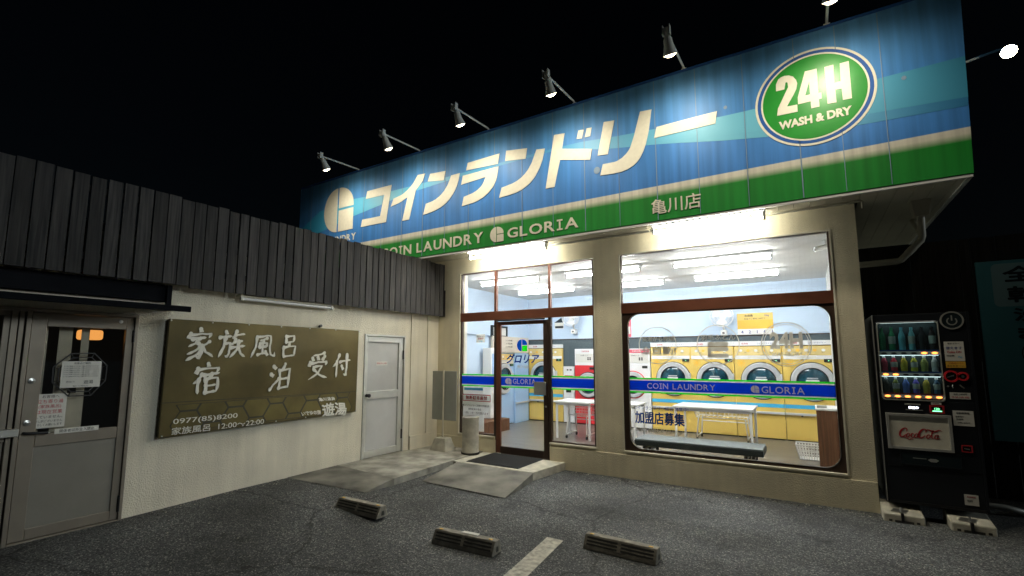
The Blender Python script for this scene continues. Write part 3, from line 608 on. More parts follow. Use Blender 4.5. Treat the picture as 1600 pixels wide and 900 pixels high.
LN = ['sign lamp at the far left end over the round emblem', 'lit sign lamp second from the left over the first katakana letters', 'lit sign lamp third from the left reaching out over the roof sign', 'lit sign lamp fourth from the left in the middle of the roof sign', 'lit sign lamp over the right end of the katakana lettering', 'sign lamp arm running up out of the picture above the green oval badge']
proto = {}
for i, x in enumerate(LX):
    lit = True; z = 4.985 + .004 * i
    if lit in proto: t = dup(proto[lit], (x, -.4, z), None, LN[i])
    else:
        t = thing('sign_lamp', LN[i], 'lamp', (x, -.4, z), 0, 'lamps along the roof sign'); a, h, b = lamp_mesh(lit)
        a.build('lamp_arm', t); hd = h.build('lamp_head', t); b.build('bulb', hd); proto[lit] = t
    if lit:
        sp = bpy.data.lights.new('sign_spot', 'SPOT'); sp.energy = SPOT; sp.color = (1, .91, .72); sp.spot_size = R(172); sp.spot_blend = 1; sp.shadow_soft_size = .09
        so_ = bpy.data.objects.new('sign_spot', sp); C.objects.link(so_); so_.location = (x, -1.16, z - .29); aim(so_, (0, .34, -.94))
t = thing('sign_lamp', 'bright bare lamp on the arm sticking out past the right end of the roof sign', 'lamp', (6.755, .1, 4.43), 0, None)
a = MB(); a.tube([(0, 0, 0), (.2, 0, .03), (.44, 0, .075)], .012, 'galv', 8); a.build('lamp_arm', t)
h = MB(); dv = Vector((-.15, -.75, -.65)); o = Vector((.46, 0, .06)); h.lathe([(0, -.02), (.03, -.015), (.034, .06), (.05, .09), (.062, .13), (.058, .13), (0, .08)], o, dv, 'galv', 18); hd = h.build('lamp_head', t)
b = MB(); b.lathe([(0, .1), (.034, .108), (.04, .13), (.03, .15), (0, .16)], o, dv, 'bulbbright', 18); b.build('bulb', hd)
# ------------------------------------------------------------------ outdoor tubes under the soffit
def tube_light(name, label, x0, x1, y, z, zc, mat, group, r=.016, wd=.06):
    t = thing(name, label, 'light', ((x0 + x1) / 2, y, zc), 0, group); hl = (x1 - x0) / 2
    m = MB(); m.box(-hl - .03, hl + .03, -wd, wd, -.035, -.002, 'whiteg'); m.build('housing', t, .006)
    for s in (-1, 1):
        m = MB(); m.box(s * (hl + .014) - .014, s * (hl + .014) + .014, -.025, .025, z - zc - .025, -.035, 'alu' if mat == 'tube_out' else 'whiteg'); m.build('socket', t, .004)
    m = MB(); m.tube([(-hl, 0, z - zc), (hl, 0, z - zc)], r, mat, 14); m.build('tube', t); return t
tube_light('fluorescent_light', 'lit fluorescent batten under the soffit above the shop entrance', .941, 2.27, -.325, 3.018, 3.118, 'tube_out', 'fluorescent lights under the soffit')
tube_light('fluorescent_light', 'lit fluorescent batten under the soffit above the big shop window', 3.82, 5.028, -.325, 3.018, 3.118, 'tube_out', 'fluorescent lights under the soffit')
cd = MB(); cd.tube([(2.26, -.17, 3.09), (3.72, -.17, 3.09)], .012, 'galv', 8)
tag(cd.build('cable_conduit'), 'thin conduit along the soffit between the two lit outdoor fluorescent battens', 'conduit')
cd = MB(); cd.tube([(5.08, -.17, 3.09), (5.93, -.17, 3.09), (5.945, -.15, 3.085), (5.945, -.13, 3.02)], .012, 'pipe', 8)
tag(cd.build('cable_conduit'), 'thin conduit along the soffit from the right outdoor batten to the building corner', 'conduit')
INL = [(.38, 1.55, .78, 'left one of the front row'), (2.1, 3.28, .77, 'middle one of the front row'), (3.8, 5.02, .8, 'right one of the front row'),
       (.34, 1.56, 2.17, 'left one of the rear row'), (2.05, 3.24, 2.29, 'middle one of the rear row'), (3.82, 5.03, 2.23, 'right one of the rear row')]
for x0, x1, y, tx in INL: tube_light('ceiling_light', 'ceiling light inside the shop, ' + tx, x0, x1, y, 2.775, 2.858, 'tube_in', 'ceiling lights in the laundry', .018, .07)
# gutter hopper and downpipe under the eave
t = thing('downpipe', 'cream rainwater hopper and bent downpipe under the right end of the soffit', 'drainpipe', (6.47, .3, 3.0))
m = MB(); m.hexa([(-.055, -.06, -.05), (.07, -.06, -.05), (.07, .06, -.05), (-.055, .06, -.05)], [(-.075, -.08, .12), (.09, -.08, .12), (.09, .08, .12), (-.075, .08, .12)], 'pipe'); m.build('hopper', t, .006)
m = MB(); m.tube([(.005, 0, -.05), (0, 0, -.26), (-.01, 0, -.30), (-.19, 0, -.495), (-.225, 0, -.507), (-.585, 0, -.515)], .034, 'pipe', 14); m.tube([(-.08, 0, -.375), (-.13, 0, -.43)], .038, 'pipe', 14); m.build('pipe', t)
m = MB(); m.tube([(.0, .06, -.20), (.03, .4, -.06), (.06, .8, .1)], .03, 'pipe', 12); m.build('pipe', t)

# ------------------------------------------------------------------ bathhouse on the left
BH = thing('bathhouse_building', 'low cream rendered bathhouse with weathered board parapet and two aluminium doors', 'building', (-2, -4, 0))
bo = (2, 4, 0)
def B_(mb, name, parent=BH, bev=0): return mb.build(name, parent, bev, bo if parent is BH else None)
m = MB()
for y0, y1, z0, z1 in ((-4.275, -1.565, -.3, 2.6), (-.755, -.002, -.3, 2.6), (-1.565, -.755, 1.80, 2.6), (-9, -4.275, 1.845, 2.6), (-9, -7.2, -.3, 1.845)): m.box(-.18, 0, y0, y1, z0, z1, 'stucco2')
m.box(-.18, .0, -1.565, -.755, -.3, .035, 'conc_light')
m.box(-5, -.18, -.2, -.02, -.3, 2.6, 'stucco2')
B_(m, 'wall')
m = MB()
for y0, y1 in ((-.64, -.27), (-.27, -.003)): m.box(-.001, .014 if y0 < -.5 else .028, y0, y1, -.1, 2.4, 'stucco2')
m.box(-.001, .04, -.64, -.015, -.1, .243, 'stucco2'); B_(m, 'corner_pilaster', bev=.004)
m = MB(); m.box(-6, -.0, -9, -.45, 2.6, 2.68, 'hull'); B_(m, 'roof')
m = MB(); y = -9.0; random.seed(3)
while y < -.02:
    wd = random.uniform(.103, .117) if y > -4 else .118; y1 = min(y + wd, -.004); e = random.uniform(-.003, .003); jx = random.uniform(0, .005)
    b0 = 2.17 if y < -4.04 else 2.15
    m.box(.128 + jx, .15 + jx, y, y1 - random.choice((.008, .010, .013, .018)), b0 + e, 3.045 + random.uniform(-.012, .01), 'wood', tone=random.random()); y = y1
for z in (2.3, 2.9): m.box(.085, .126, -9, -.02, z, z + .06, 'darkwood')
m.box(.0, .126, -9, -4.05, 2.19, 2.215, 'darkwood'); m.box(.0, .126, -4.05, -.02, 2.2, 2.22, 'stucco2')
m.box(.05, .165, -.022, .018, 2.15, 2.6, 'darkwood')
B_(m, 'board_parapet')
# awning; the shade in the recess above it is a dark wall strip
m = MB(); m.hexa([(.002, -9, 1.955), (.5, -9, 1.915), (.5, -4.06, 1.885), (.002, -4.0, 1.925)], [(.002, -9, 2.0), (.5, -9, 1.95), (.5, -4.06, 1.918), (.002, -4.0, 1.965)], 'awning')
m.box(.485, .51, -9, -4.05, 1.878, 1.93, 'awning'); m.box(.004, .05, -9, -4.05, 2.002, 2.165, 'awning'); m.box(.05, .085, -4.09, -4.045, 1.97, 2.165, 'awning'); B_(m, 'canopy_and_shade_strip', bev=.004)
# main door
m = MB()
for y0, y1, z0, z1, x1 in ((-4.305, -4.278, -.02, 1.84, .03), (-5.035, -5.005, -.02, 1.84, .03), (-5.075, -5.045, -.02, 1.84, .02), (-5.12, -5.08, .8, 1.84, .015), (-9, -4.278, 1.83, 1.86, .03)): m.box(-.09, x1, y0, y1, z0, z1, 'aludark')
m.box(-.09, .03, -5.005, -4.305, -.02, .012, 'aludark')
B_(m, 'door_frame', bev=.003)
m = MB(); x0, x1 = -.03, .012
for y0, y1, z0, z1 in ((-5.0, -4.905, .015, 1.825), (-4.365, -4.308, .015, 1.825), (-4.905, -4.365, 1.715, 1.825), (-4.905, -4.365, .735, .835), (-4.905, -4.365, .015, .1)): m.box(x0, x1, y0, y1, z0, z1, 'aludark')
d1 = B_(m, 'door', bev=.004)
m = MB(); m.box(-.012, 0, -4.905, -4.365, .1, .735, 'alupanel'); m.build('door_panel', d1).location = (0, 0, 0)
m = MB(); m.box(-.012, -.006, -4.905, -4.365, .835, 1.715, 'dglass'); m.build('pane', d1)
m = MB(); o1 = [(-4.733, 1.495), (-4.573, 1.499), (-4.474, 1.387), (-4.476, 1.249), (-4.572, 1.122), (-4.724, 1.124), (-4.838, 1.25), (-4.843, 1.378)]
c0 = (-4.657, 1.312); i1 = [(c0[0] + (a - c0[0]) * .95, c0[1] + (b - c0[1]) * .95) for a, b in o1]; i2 = [(c0[0] + (a - c0[0]) * .80, c0[1] + (b - c0[1]) * .80) for a, b in o1]; i3 = [(c0[0] + (a - c0[0]) * .76, c0[1] + (b - c0[1]) * .76) for a, b in o1]
W = WX(-.006); m.band(o1, i1, W, 0, .008, 'black'); m.band(i2, i3, W, 0, .008, 'black')
for a, b in zip(i1, i2): m.tube([W(*a, .004), W(*b, .004)], .004, 'black', 6)
m.build('octagon_grille', d1)
for z in (1.268, .934):
    m = MB(); m.lathe([(.022, 0), (.022, .012), (.012, .014), (.012, .028), (0, .03)], (.012, -4.963, z), (1, 0, 0), 'steel', 16); m.build('lock', d1)
m = MB(); m.tube([(.012, -4.975, .855), (.05, -4.975, .855), (.055, -4.965, .853), (.055, -4.84, .845)], .011, 'black', 8); m.build('handle', d1)
for z0, z1 in ((1.6, 1.71), (.08, .22)):
    m = MB(); m.tube([(.02, -4.306, z0), (.02, -4.306, z1)], .012, 'black', 8); m.build('hinge', d1)
m = MB(); m.lathe([(.016, 0), (.016, .004), (0, .006)], (.012, -4.41, 1.785), (1, 0, 0), 'whiteg', 14); m.build('sensor', d1)
# side window and sill of the bathhouse
m = MB(); m.box(-.05, .0, -7.2, -5.12, .82, .9, 'aludark'); m.box(-.05, .0, -7.2, -5.12, 1.79, 1.83, 'aludark'); m.box(-.05, 0, -6.2, -6.15, .9, 1.79, 'aludark'); m.box(-.05, .0, -5.16, -5.12, .9, 1.79, 'aludark'); m.box(-.02, .0, -6.15, -5.16, 1.2, 1.28, 'aludark')
wo = B_(m, 'window', bev=.003); p = MB(); p.box(-.03, -.024, -7.2, -5.16, .9, 1.79, 'dglass'); p.build('pane', wo)
m = MB(); m.box(.0, .1, -7.2, -5.02, .84, .9, 'galv'); m.build('sill', wo, .006)
m = MB(); m.box(-.14, -.02, -7.2, -5.08, -.3, .82, 'aludark'); B_(m, 'wall_panel')
# room behind the door
m = MB(); m.box(-2.6, -.2, -8, -3.9, -.05, .0, 'darkwood'); m.box(-2.7, -2.6, -8, -3.9, 0, 2.5, 'hull'); m.box(-2.6, -.2, -8, -3.9, 2.4, 2.5, 'hull'); m.box(-2.6, -.2, -3.95, -3.9, 0, 2.4, 'hull'); B_(m, 'hallway')
m = MB(); y = -4.93
for wd, gp in ((.06, .07), (.09, .06), (.055, .1)):
    m.box(-.10, -.09, y, y + wd, .75, 1.8, 'curtain'); y += wd + gp
m.box(-.10, -.09, -4.72, -4.65, .75, 1.15, 'curtain'); B_(m, 'curtain_strip')
m = MB(); m.box(-.32, -.2, -4.63, -4.46, 1.62, 1.71, 'lantern'); B_(m, 'hallway_lamp', bev=.02)
# grey door
m = MB(); x0, x1 = -.06, -.008
for y0, y1, z0, z1 in ((-1.562, -1.535, .038, 1.798), (-.785, -.758, .038, 1.798), (-1.535, -.785, 1.77, 1.798)): m.box(-.07, .012, y0, y1, z0, z1, 'alu')
B_(m, 'door_frame', bev=.003)
m = MB()
for y0, y1, z0, z1 in ((-1.53, -1.485, .045, 1.765), (-.88, -.79, .045, 1.765), (-1.485, -.88, 1.685, 1.765), (-1.485, -.88, .865, .975), (-1.485, -.88, .045, .14)): m.box(x0, x1, y0, y1, z0, z1, 'alu')
d2 = B_(m, 'door', bev=.004)
m = MB(); m.box(-.045, -.03, -1.485, -.88, .14, .865, 'greypanel'); m.build('door_panel', d2); m = MB(); m.box(-.045, -.03, -1.485, -.88, .975, 1.685, 'greypanel'); m.build('door_panel', d2)
m = MB(); m.lathe([(.024, 0), (.024, .008), (.011, .01), (.011, .04), (.026, .045), (.026, .065), (0, .07)], (-.008, -1.49, .92), (1, 0, 0), 'black', 16); m.build('knob', d2)
for z in (1.5, .3):
    m = MB(); m.box(-.008, .008, -.80, -.775, z - .07, z + .07, 'black'); m.build('hinge', d2)
m = MB(); m.prism([(-1.31, 1.345), (-1.09, 1.345), (-1.09, 1.40), (-1.31, 1.40)], WX(-.03), .0005, .0015, 'paper'); text(m, '関係者以外立入禁止', -1.295, -1.105, 1.36, 1.388, WX(-.03), .0016, 'redink', .0006, .01)
tag(m.build('paper_notice'), 'small pale notice with red print stuck on the grey door', 'notice')
def wtag(name, label, y0, y1, z0, z1, lines, x=-.0055, mat='paper'):
    m = MB(); m.prism([(y0, z0), (y1, z0), (y1, z1), (y0, z1)], WX(x), .0005, .0015, mat)
    for s, h, zc, im, wm, yc in lines: textc(m, s, yc, zc, h, WX(x), .0017, im, wmax=wm, th=.0006, bold=.012)
    return tag(m.build(name), label, 'notice')
wtag('paper_notice', 'white printed notice in front of the octagon grille on the glazed door', -4.785, -4.519, 1.2, 1.425,
     [('営業のご案内', .018, 1.408, 'ink', .13, -4.652)] + [('いつもご利用いただきまして誠にありがとうございます', .011, 1.383 - i * .0175, 'ink', .235, -4.652) for i in range(6)] + [('遊湯', .032, 1.245, 'ink', .1, -4.60), ('受付にて', .014, 1.25, 'ink', .06, -4.72), ('電話にてご予約下さい', .010, 1.213, 'ink', .13, -4.65)], .003)
wtag('paper_notice', 'hand lettered notice with red and black writing low on the glazed door', -4.927, -4.728, .878, 1.155,
     [('お客様へ', .026, 1.135, 'ink', .12, -4.83), ('立ち寄り湯', .034, 1.095, 'redink', .16, -4.83), ('(家族風呂)', .034, 1.052, 'redink', .16, -4.83), ('は現在営業', .034, 1.01, 'redink', .16, -4.83), ('していません。', .024, .968, 'ink', .17, -4.83), ('申し訳ございません', .02, .935, 'ink', .17, -4.83), ('よろしくお願いします', .02, .905, 'ink', .17, -4.83)])
wtag('paper_notice', 'narrow white strip forbidding entry, below the glass of the main door', -4.79, -4.5, .823, .864, [('関係者以外立入禁止', .027, .8435, 'ink', .23, -4.645)], .013)
wtag('paper_notice', 'white notice with a red line in the bathhouse side window', -5.4, -5.17, .97, 1.19, [('ご案内', .03, 1.16, 'ink', .15, -5.28), ('――――――', .02, 1.09, 'redink', .2, -5.28), ('受付中', .04, 1.03, 'ink', .15, -5.28)], -.023)
# big brass signboard
WS = thing('wall_sign', 'large tarnished brass signboard with white brush lettering on the cream wall', 'sign', (.03, -2.9, 1.25))
wo_ = (-.03, 2.9, -1.25)
m = MB(); m.hexa([(.004, -4.045, .69), (.072, -4.06, .69), (.072, -1.732, .722), (.004, -1.735, .722)], [(.004, -4.035, 1.838), (.072, -4.045, 1.838), (.072, -1.73, 1.832), (.004, -1.735, 1.832)], 'brass'); m.build('board', WS, .006, wo_)
W = WX(.0725); m = MB()
m.prism([(-4.05, 1.018), (-1.735, .994), (-1.735, 1.0), (-4.05, 1.025)], W, 0, .0015, 'brassline')
def clip(poly, z):  # keep the part under z
    o = []
    for i in range(len(poly)):
        a, b = poly[i], poly[(i + 1) % len(poly)]
        if a[1] <= z: o.append(a)
        if (a[1] <= z) != (b[1] <= z): t_ = (z - a[1]) / (b[1] - a[1]); o.append((a[0] + t_ * (b[0] - a[0]), z))
    return o
def clip_lo(poly, z): return [(a, -b) for a, b in clip([(a, -b) for a, b in poly], -z)]
hx = MB(); r = .155
for c in range(-1, 12):
    for q in range(3):
        yc = -4.05 + c * r * 1.5; zc = .66 + q * r * 1.732 + (r * .866 if c % 2 else 0)
        P = [(yc + r * math.cos(R(60 * i)), zc + r * math.sin(R(60 * i))) for i in range(6)]; Q = [(yc + (a - yc) * .93, zc + (b - zc) * .93) for a, b in P]
        if max(a for a, b in P) > -1.74 or min(a for a, b in P) < -4.05: continue
        P2 = clip_lo(clip(P, .995), .735); Q2 = clip_lo(clip(Q, .99), .74)
        if len(P2) > 2: m.prism(P2, W, 0, .0012, 'brassline')
        if len(Q2) > 2: m.prism(Q2, W, .0013, .0024, 'brass2')
m.build('hexagon_border', WS, 0, wo_)
m = MB(); random.seed(11)
BR = {'家': ((50,98,53,88),(20,84,14,68),(20,80,55,83,86,82,78,68),(28,66,50,69,70,70),(52,68,38,52,16,42),(42,56,58,42,60,20,52,4,42,10),(54,42,38,28,14,18),(58,28,40,12,12,-2),(82,56,72,48,60,42),(58,44,72,22,98,4)),
 '族': ((24,98,28,88),(4,78,26,81,46,82),(24,78,20,45,4,8),(22,56,42,58,40,20,34,8,26,14),(62,98,56,82,48,72),(58,84,76,86,94,87),(60,70,54,58,46,50),(58,60,74,62,88,63),(46,40,72,43,98,44),(72,62,68,32,44,4),(70,40,82,18,100,4)),
 '風': ((22,92,20,50,4,6),(22,92,50,93,76,94,76,50,82,14,98,6,98,24),(62,84,48,78,34,74),(36,62,36,44),(36,62,64,64,62,46),(36,46,62,48),(49,74,49,16),(30,16,66,20),(60,28,70,10)),
 '呂': ((26,96,28,66),(26,94,72,96,68,68),(28,68,68,70),(48,66,46,50),(16,48,20,4),(16,46,84,49,78,6),(20,8,78,10)),
 '宿': ((50,98,53,88),(18,84,12,68),(18,80,55,83,88,82,80,68),(32,66,22,50,6,38),(24,50,24,4),(40,62,66,65,92,66),(66,64,60,50),(46,48,48,4),(46,48,86,50,84,4),(47,28,84,29),(48,6,84,8)),
 '泊': ((14,92,26,82),(4,64,16,56),(2,8,16,24,40,44),(66,98,56,78),(40,76,42,6),(40,76,90,79,86,6),(41,44,88,45),(42,9,86,11)),
 '受': ((78,98,50,92,22,88),(20,80,26,68),(46,82,50,70),(80,84,68,68),(10,64,6,48),(10,60,50,63,92,62,86,48),(28,44,70,46,52,20,6,-2),(28,36,56,14,98,-2)),
 '付': ((34,98,22,70,2,48),(22,70,22,2),(40,66,70,69,98,70),(76,96,78,40,76,6,62,14),(50,48,60,32))}
def brush(ch, y0, y1, z0, z1):
    """one character written as tapering brush strokes"""
    m = MB(); Y = lambda a, b: y0 + (y1 - y0) * (a / 100 + .04 * (b / 100 - .5)); Z = lambda a, b: z0 + (z1 - z0) * (b / 100 + .07 * (a / 100 - .5))
    for q, st in enumerate(BR[ch]):
        P = [Vector((Y(st[i], st[i + 1]), Z(st[i], st[i + 1]), 0)) for i in range(0, len(st), 2)]; L_ = []
        for i in range(len(P) - 1):                 # gently bowed, corners kept
            d_ = P[i + 1] - P[i]; n_ = Vector((-d_.y, d_.x, 0)) * random.uniform(-.05, .07); k_ = 7
            L_ += [P[i] + d_ * (j / k_) + n_ * math.sin(math.pi * j / k_) for j in range(k_)]
        L_.append(P[-1]); n = len(L_); w0 = (z1 - z0) * random.uniform(.055, .075); lf = []; rt = []; short = len(st) == 4 and (P[1] - P[0]).length < .09
        for i, p in enumerate(L_):
            t_ = i / (n - 1); d_ = (L_[min(i + 1, n - 1)] - L_[max(i - 1, 0)]).normalized(); nn = Vector((-d_.y, d_.x, 0))
            wd = w0 * ((.5 + 1.0 * t_ * (1.5 - t_)) if short else (.62 + .55 * math.exp(-((t_ - .06) / .12) ** 2) + .2 * math.exp(-((t_ - .8) / .15) ** 2) - .5 * max(0, t_ - .85) / .15)) * (1 - .22 * abs(d_.x)) * random.uniform(.93, 1.07)
            lf.append(p + nn * wd); rt.append(p - nn * wd)
        D = .0032 + q * .00025
        for i in range(n - 1): m.prism([(a.x, a.y) for a in (lf[i], lf[i + 1], rt[i + 1], rt[i])], W, .001, D + .003 + i * 1e-6, 'brushwhite')
        m.prism([(L_[0].x + w0 * .95 * math.cos(R(a)), L_[0].y + w0 * 1.1 * math.sin(R(a))) for a in range(0, 360, 36)], W, .001, D + .0032, 'brushwhite')
    m.build('brush_lettering', WS, 0, wo_)
for ch, *r_ in (('家', -3.91, -3.614, 1.44, 1.755), ('族', -3.579, -3.289, 1.445, 1.745), ('風', -3.233, -2.94, 1.45, 1.719), ('呂', -2.875, -2.65, 1.455, 1.728), ('宿', -3.812, -3.522, 1.08, 1.40), ('泊', -2.986, -2.72, 1.075, 1.385), ('受', -2.503, -2.214, 1.2, 1.52), ('付', -2.144, -1.856, 1.2, 1.505)): brush(ch, *r_)
m = MB(); text(m, '0977(85)8200', -3.945, -3.328, .795, .86, W, .003, 'brushwhite', .002, .005); m.build('phone_lettering', WS, 0, wo_); m = MB(); text(m, '家族風呂', -3.952, -3.60, .705, .777, W, .003, 'brushwhite', .002, .012); m.build('opening_hours', WS, 0, wo_); m = MB(); text(m, '12:00～22:00', -3.52, -3.028, .71, .765, W, .003, 'brushwhite', .002, .005)
m.build('opening_hours', WS, 0, wo_)
m = MB(); wp = lambda a, b: (a + .03 * math.sin(5 * b), b + .06 * math.sin(4 * a))
text(m, '遊湯', -2.271, -1.9, .70, .87, W, .003, 'brushwhite', .003, .03, 0, wp); m.build('house_name_lettering', WS, 0, wo_); m = MB(); text(m, '亀川温泉', -2.327, -2.086, .905, .95, W, .003, 'brushwhite', .002, .03, 0, wp); m.build('house_name_lettering', WS, 0, wo_); m = MB(); text(m, 'いでゆの宿', -2.56, -2.29, .745, .80, W, .003, 'brushwhite', .002, .03, 0, wp)
m.build('house_name_lettering', WS, 0, wo_)
m = MB()
for y in [-4.03 + i * .383 for i in range(7)]:
    for z in (.705 + (y + 4.03) * .013, 1.822): m = MB(); m.lathe([(.008, 0), (.008, .004), (0, .007)], W(y, z, 0), (1, 0, 0), 'steel', 8); m.build('screw', WS, 0, wo_)
t = thing('fluorescent_light', 'slim unlit fluorescent batten under the board parapet above the brass sign', 'light', (.06, -2.79, 2.11))
m = MB(); m.box(-.06, .04, -.6, .6, .015, .04, 'trim'); m.build('housing', t, .004)
m = MB(); m.tube([(.03, -.57, -.005), (.03, .57, -.005)], .016, 'whiteg', 12); m.build('tube', t)
for s in (-1, 1):
    m = MB(); m.box(.01, .05, s * .585 - .014, s * .585 + .014, -.025, .015, 'galv'); m.build('socket', t, .003)
t = MB(); t.tube([(.0, -2.31, 1.86), (.035, -2.31, 1.87)], .018, 'black', 8)
tag(t.build('wall_hook'), 'small dark bracket on the wall just above the brass sign', 'hook')

# ------------------------------------------------------------------ things on the forecourt
def wheel_stop():
    L_, D, H = .3, .15, .105
    m = MB(); a = .018                              # body with a sloping, ribbed front
    prof = [(0, 0), (D, 0), (D - .03, H), (.055, H), (.012, .03)]
    m.v = []; vs = [(-L_, p[0], p[1]) for p in prof] + [(L_, p[0], p[1]) for p in prof]; k = len(prof)
    m.add(vs, [tuple(range(k))[::-1], tuple(range(k, 2 * k))] + [(i, (i + 1) % k, k + (i + 1) % k, k + i) for i in range(k)], 'wstop')
    r = MB()
    for z0 in (.036, .058, .080):                   # the dark slots
        for x0, x1 in ((-.275, -.015), (.015, .275)):
            f = lambda z: .055 - (.055 - .012) * (H - z) / (H - .03) - .0015
            y = lambda z: .012 + (z - .03) / (H - .03) * .043 - .0015
            r.add([(x0, y(z0), z0), (x1, y(z0), z0), (x1, y(z0 + .011), z0 + .011), (x0, y(z0 + .011), z0 + .011)], [(0, 1, 2, 3)], 'wstopdark')
    r.add([(L_ + .001, .06, .02), (L_ + .001, .10, .02), (L_ + .001, .095, .06), (L_ + .001, .065, .06)], [(0, 1, 2, 3)], 'wstopdark')
    rf = []
    for s in (-1, 1): q = MB(); q.box(s * .245 - .016, s * .245 + .016, .062, .08, H - .002, H + .004, 'amber'); rf.append(q)
    return m, r, rf
def place_stop(x, y, rz, label):
    t = thing('wheel_stop', label, 'wheel stop', (x, y, gz(x, y) + .001), rz, 'concrete wheel stops on the asphalt')
    return t
m, r, rf = wheel_stop()
t0 = place_stop(1.535, -2.93, R(1), 'concrete wheel stop nearest the brass sign and the grey door'); m.build('block', t0, .006); r.build('slots', t0); [q.build('reflector', t0) for q in rf]
dup(t0, (2.885, -2.985, gz(2.9, -2.98) + .001), R(3.5), 'concrete wheel stop with a white scrap on top, between the other two')
dup(t0, (4.01, -2.43, gz(4, -2.4) + .001), R(-1.5), 'concrete wheel stop on the right of the white parking line')
m = MB(); m.hexa([(2.83, -2.905, .008), (2.99, -2.895, .008), (2.985, -2.855, .008), (2.835, -2.865, .008)], [(2.83, -2.905, .011), (2.99, -2.895, .011), (2.985, -2.855, .012), (2.835, -2.865, .011)], 'paper')
tag(m.build('paper_scrap', loc=(0, 0, gz(2.9, -2.98) + .1)), 'scrap of white paper lying on top of the middle wheel stop', 'litter')
# door mat
m = MB(); m.box(1.2, 2.05, -.715, -.03, .005, .014, 'mat')
for i in range(28): m.box(1.215 + i * .0297, 1.228 + i * .0297, -.70, -.045, .014, .021, 'rubber')
tag(m.build('door_mat'), 'dark ribbed doormat on the step in front of the glass door', 'doormat')
# concrete pillar ashtray
t = thing('ashtray_stand', 'stained concrete cylinder ashtray beside the shop entrance', 'ashtray', (.93, -.27, .014))
m = MB(); m.lathe([(0, 0), (.132, 0), (.128, .02), (.125, .5), (.128, .52), (.128, .545), (.12, .55), (.105, .55), (.1, .53), (0, .53)], (0, 0, 0), (0, 0, 1), 'conc_light', 32); m.build('body', t)
m = MB(); m.lathe([(0, .531), (.1, .531), (.1, .548), (.07, .56), (.03, .548), (0, .546)], (0, 0, 0), (0, 0, 1), 'steel', 24); m.build('tray', t)
m = MB(); m.lathe([(.14, 0), (.14, .03), (.128, .03)], (0, 0, -.003), (0, 0, 1), 'rubber', 28); m.build('base_ring', t)
# grey standing board with concrete foot, seen from the back
t = thing('standing_sign', 'grey board on a thin pole with a concrete foot, by the wall corner', 'sign', (.42, -.30, .014))
m = MB(); m.box(-.245, .25, .0, .012, .465, 1.232, 'greyboard'); m.build('board', t, .004)
m = MB(); m.tube([(0, -.018, .2), (0, -.018, 1.24)], .0145, 'pipe', 10); m.build('pole', t)
m = MB(); m.hexa([(-.17, -.15, 0), (.17, -.15, 0), (.17, .12, 0), (-.17, .12, 0)], [(-.105, -.085, .2), (.105, -.085, .2), (.105, .06, .2), (-.105, .06, .2)], 'conc_light'); m.build('foot', t, .012)

# ------------------------------------------------------------------ vending machine
VM = thing('vending_machine', 'black drinks vending machine with a cream lettered panel, on two concrete blocks', 'vending machine', (6.3, .2, .02))
vo = (-6.3, -.2, -.02); V = FX(-.1)
def Vb(mb, name, parent=VM, bev=0, kind=None): return mb.build(name, parent, bev, vo if parent is VM else None)
m = MB(); m.box(5.945, 5.965, -.1, .62, .05, 1.89, 'vbody'); m.box(6.66, 6.68, -.1, .62, .05, 1.89, 'vbody'); m.box(5.965, 6.66, -.0, .62, .05, 1.89, 'vbody')
m.box(5.965, 6.66, -.098, 0, 1.815, 1.89, 'vbody'); m.box(5.965, 6.66, -.098, 0, .05, 1.035, 'vbody'); m.box(6.455, 6.66, -.098, 0, 1.035, 1.815, 'vbody'); m.box(5.965, 5.972, -.098, 0, 1.035, 1.815, 'vbody')
Vb(m, 'cabinet', bev=.006)
m = MB(); m.box(5.942, 5.95, -.108, -.1, .06, 1.885, 'galv'); Vb(m, 'edge_strip')
m = MB(); m.box(5.974, 6.453, -.012, -.002, 1.04, 1.81, 'vback'); Vb(m, 'display_back')
for z in (1.803, 1.478, 1.268):
    m = MB(); m.box(5.985, 6.44, -.075, -.055, z, z + .004, 'vlamp'); Vb(m, 'display_lamp')
m = MB(); m.band(rrect(5.974, 6.454, 1.038, 1.812, .03, 5), rrect(5.984, 6.446, 1.048, 1.802, .025, 5), V, .0, .006, 'greyboard'); m.prism(rrect(5.984, 6.446, 1.048, 1.802, .025, 5), V, -.004, 0, 'vglass'); Vb(m, 'display_window')
BC = [[(.02, .22, .1), (.03, .28, .12), (.15, .45, .7), (.2, .5, .75), (.02, .02, .025), (.03, .02, .02)], [(.5, .05, .09), (.6, .03, .05), (.7, .42, .03), (.75, .5, .04), (.35, .36, .1), (.6, .6, .55)], [(.06, .06, .05), (.2, .22, .05), (.1, .18, .5), (.12, .1, .45), (.5, .38, .05), (.06, .12, .2)]]
LIT = [[4, 5], [0, 1], [0, 1, 2, 3, 4, 5]]
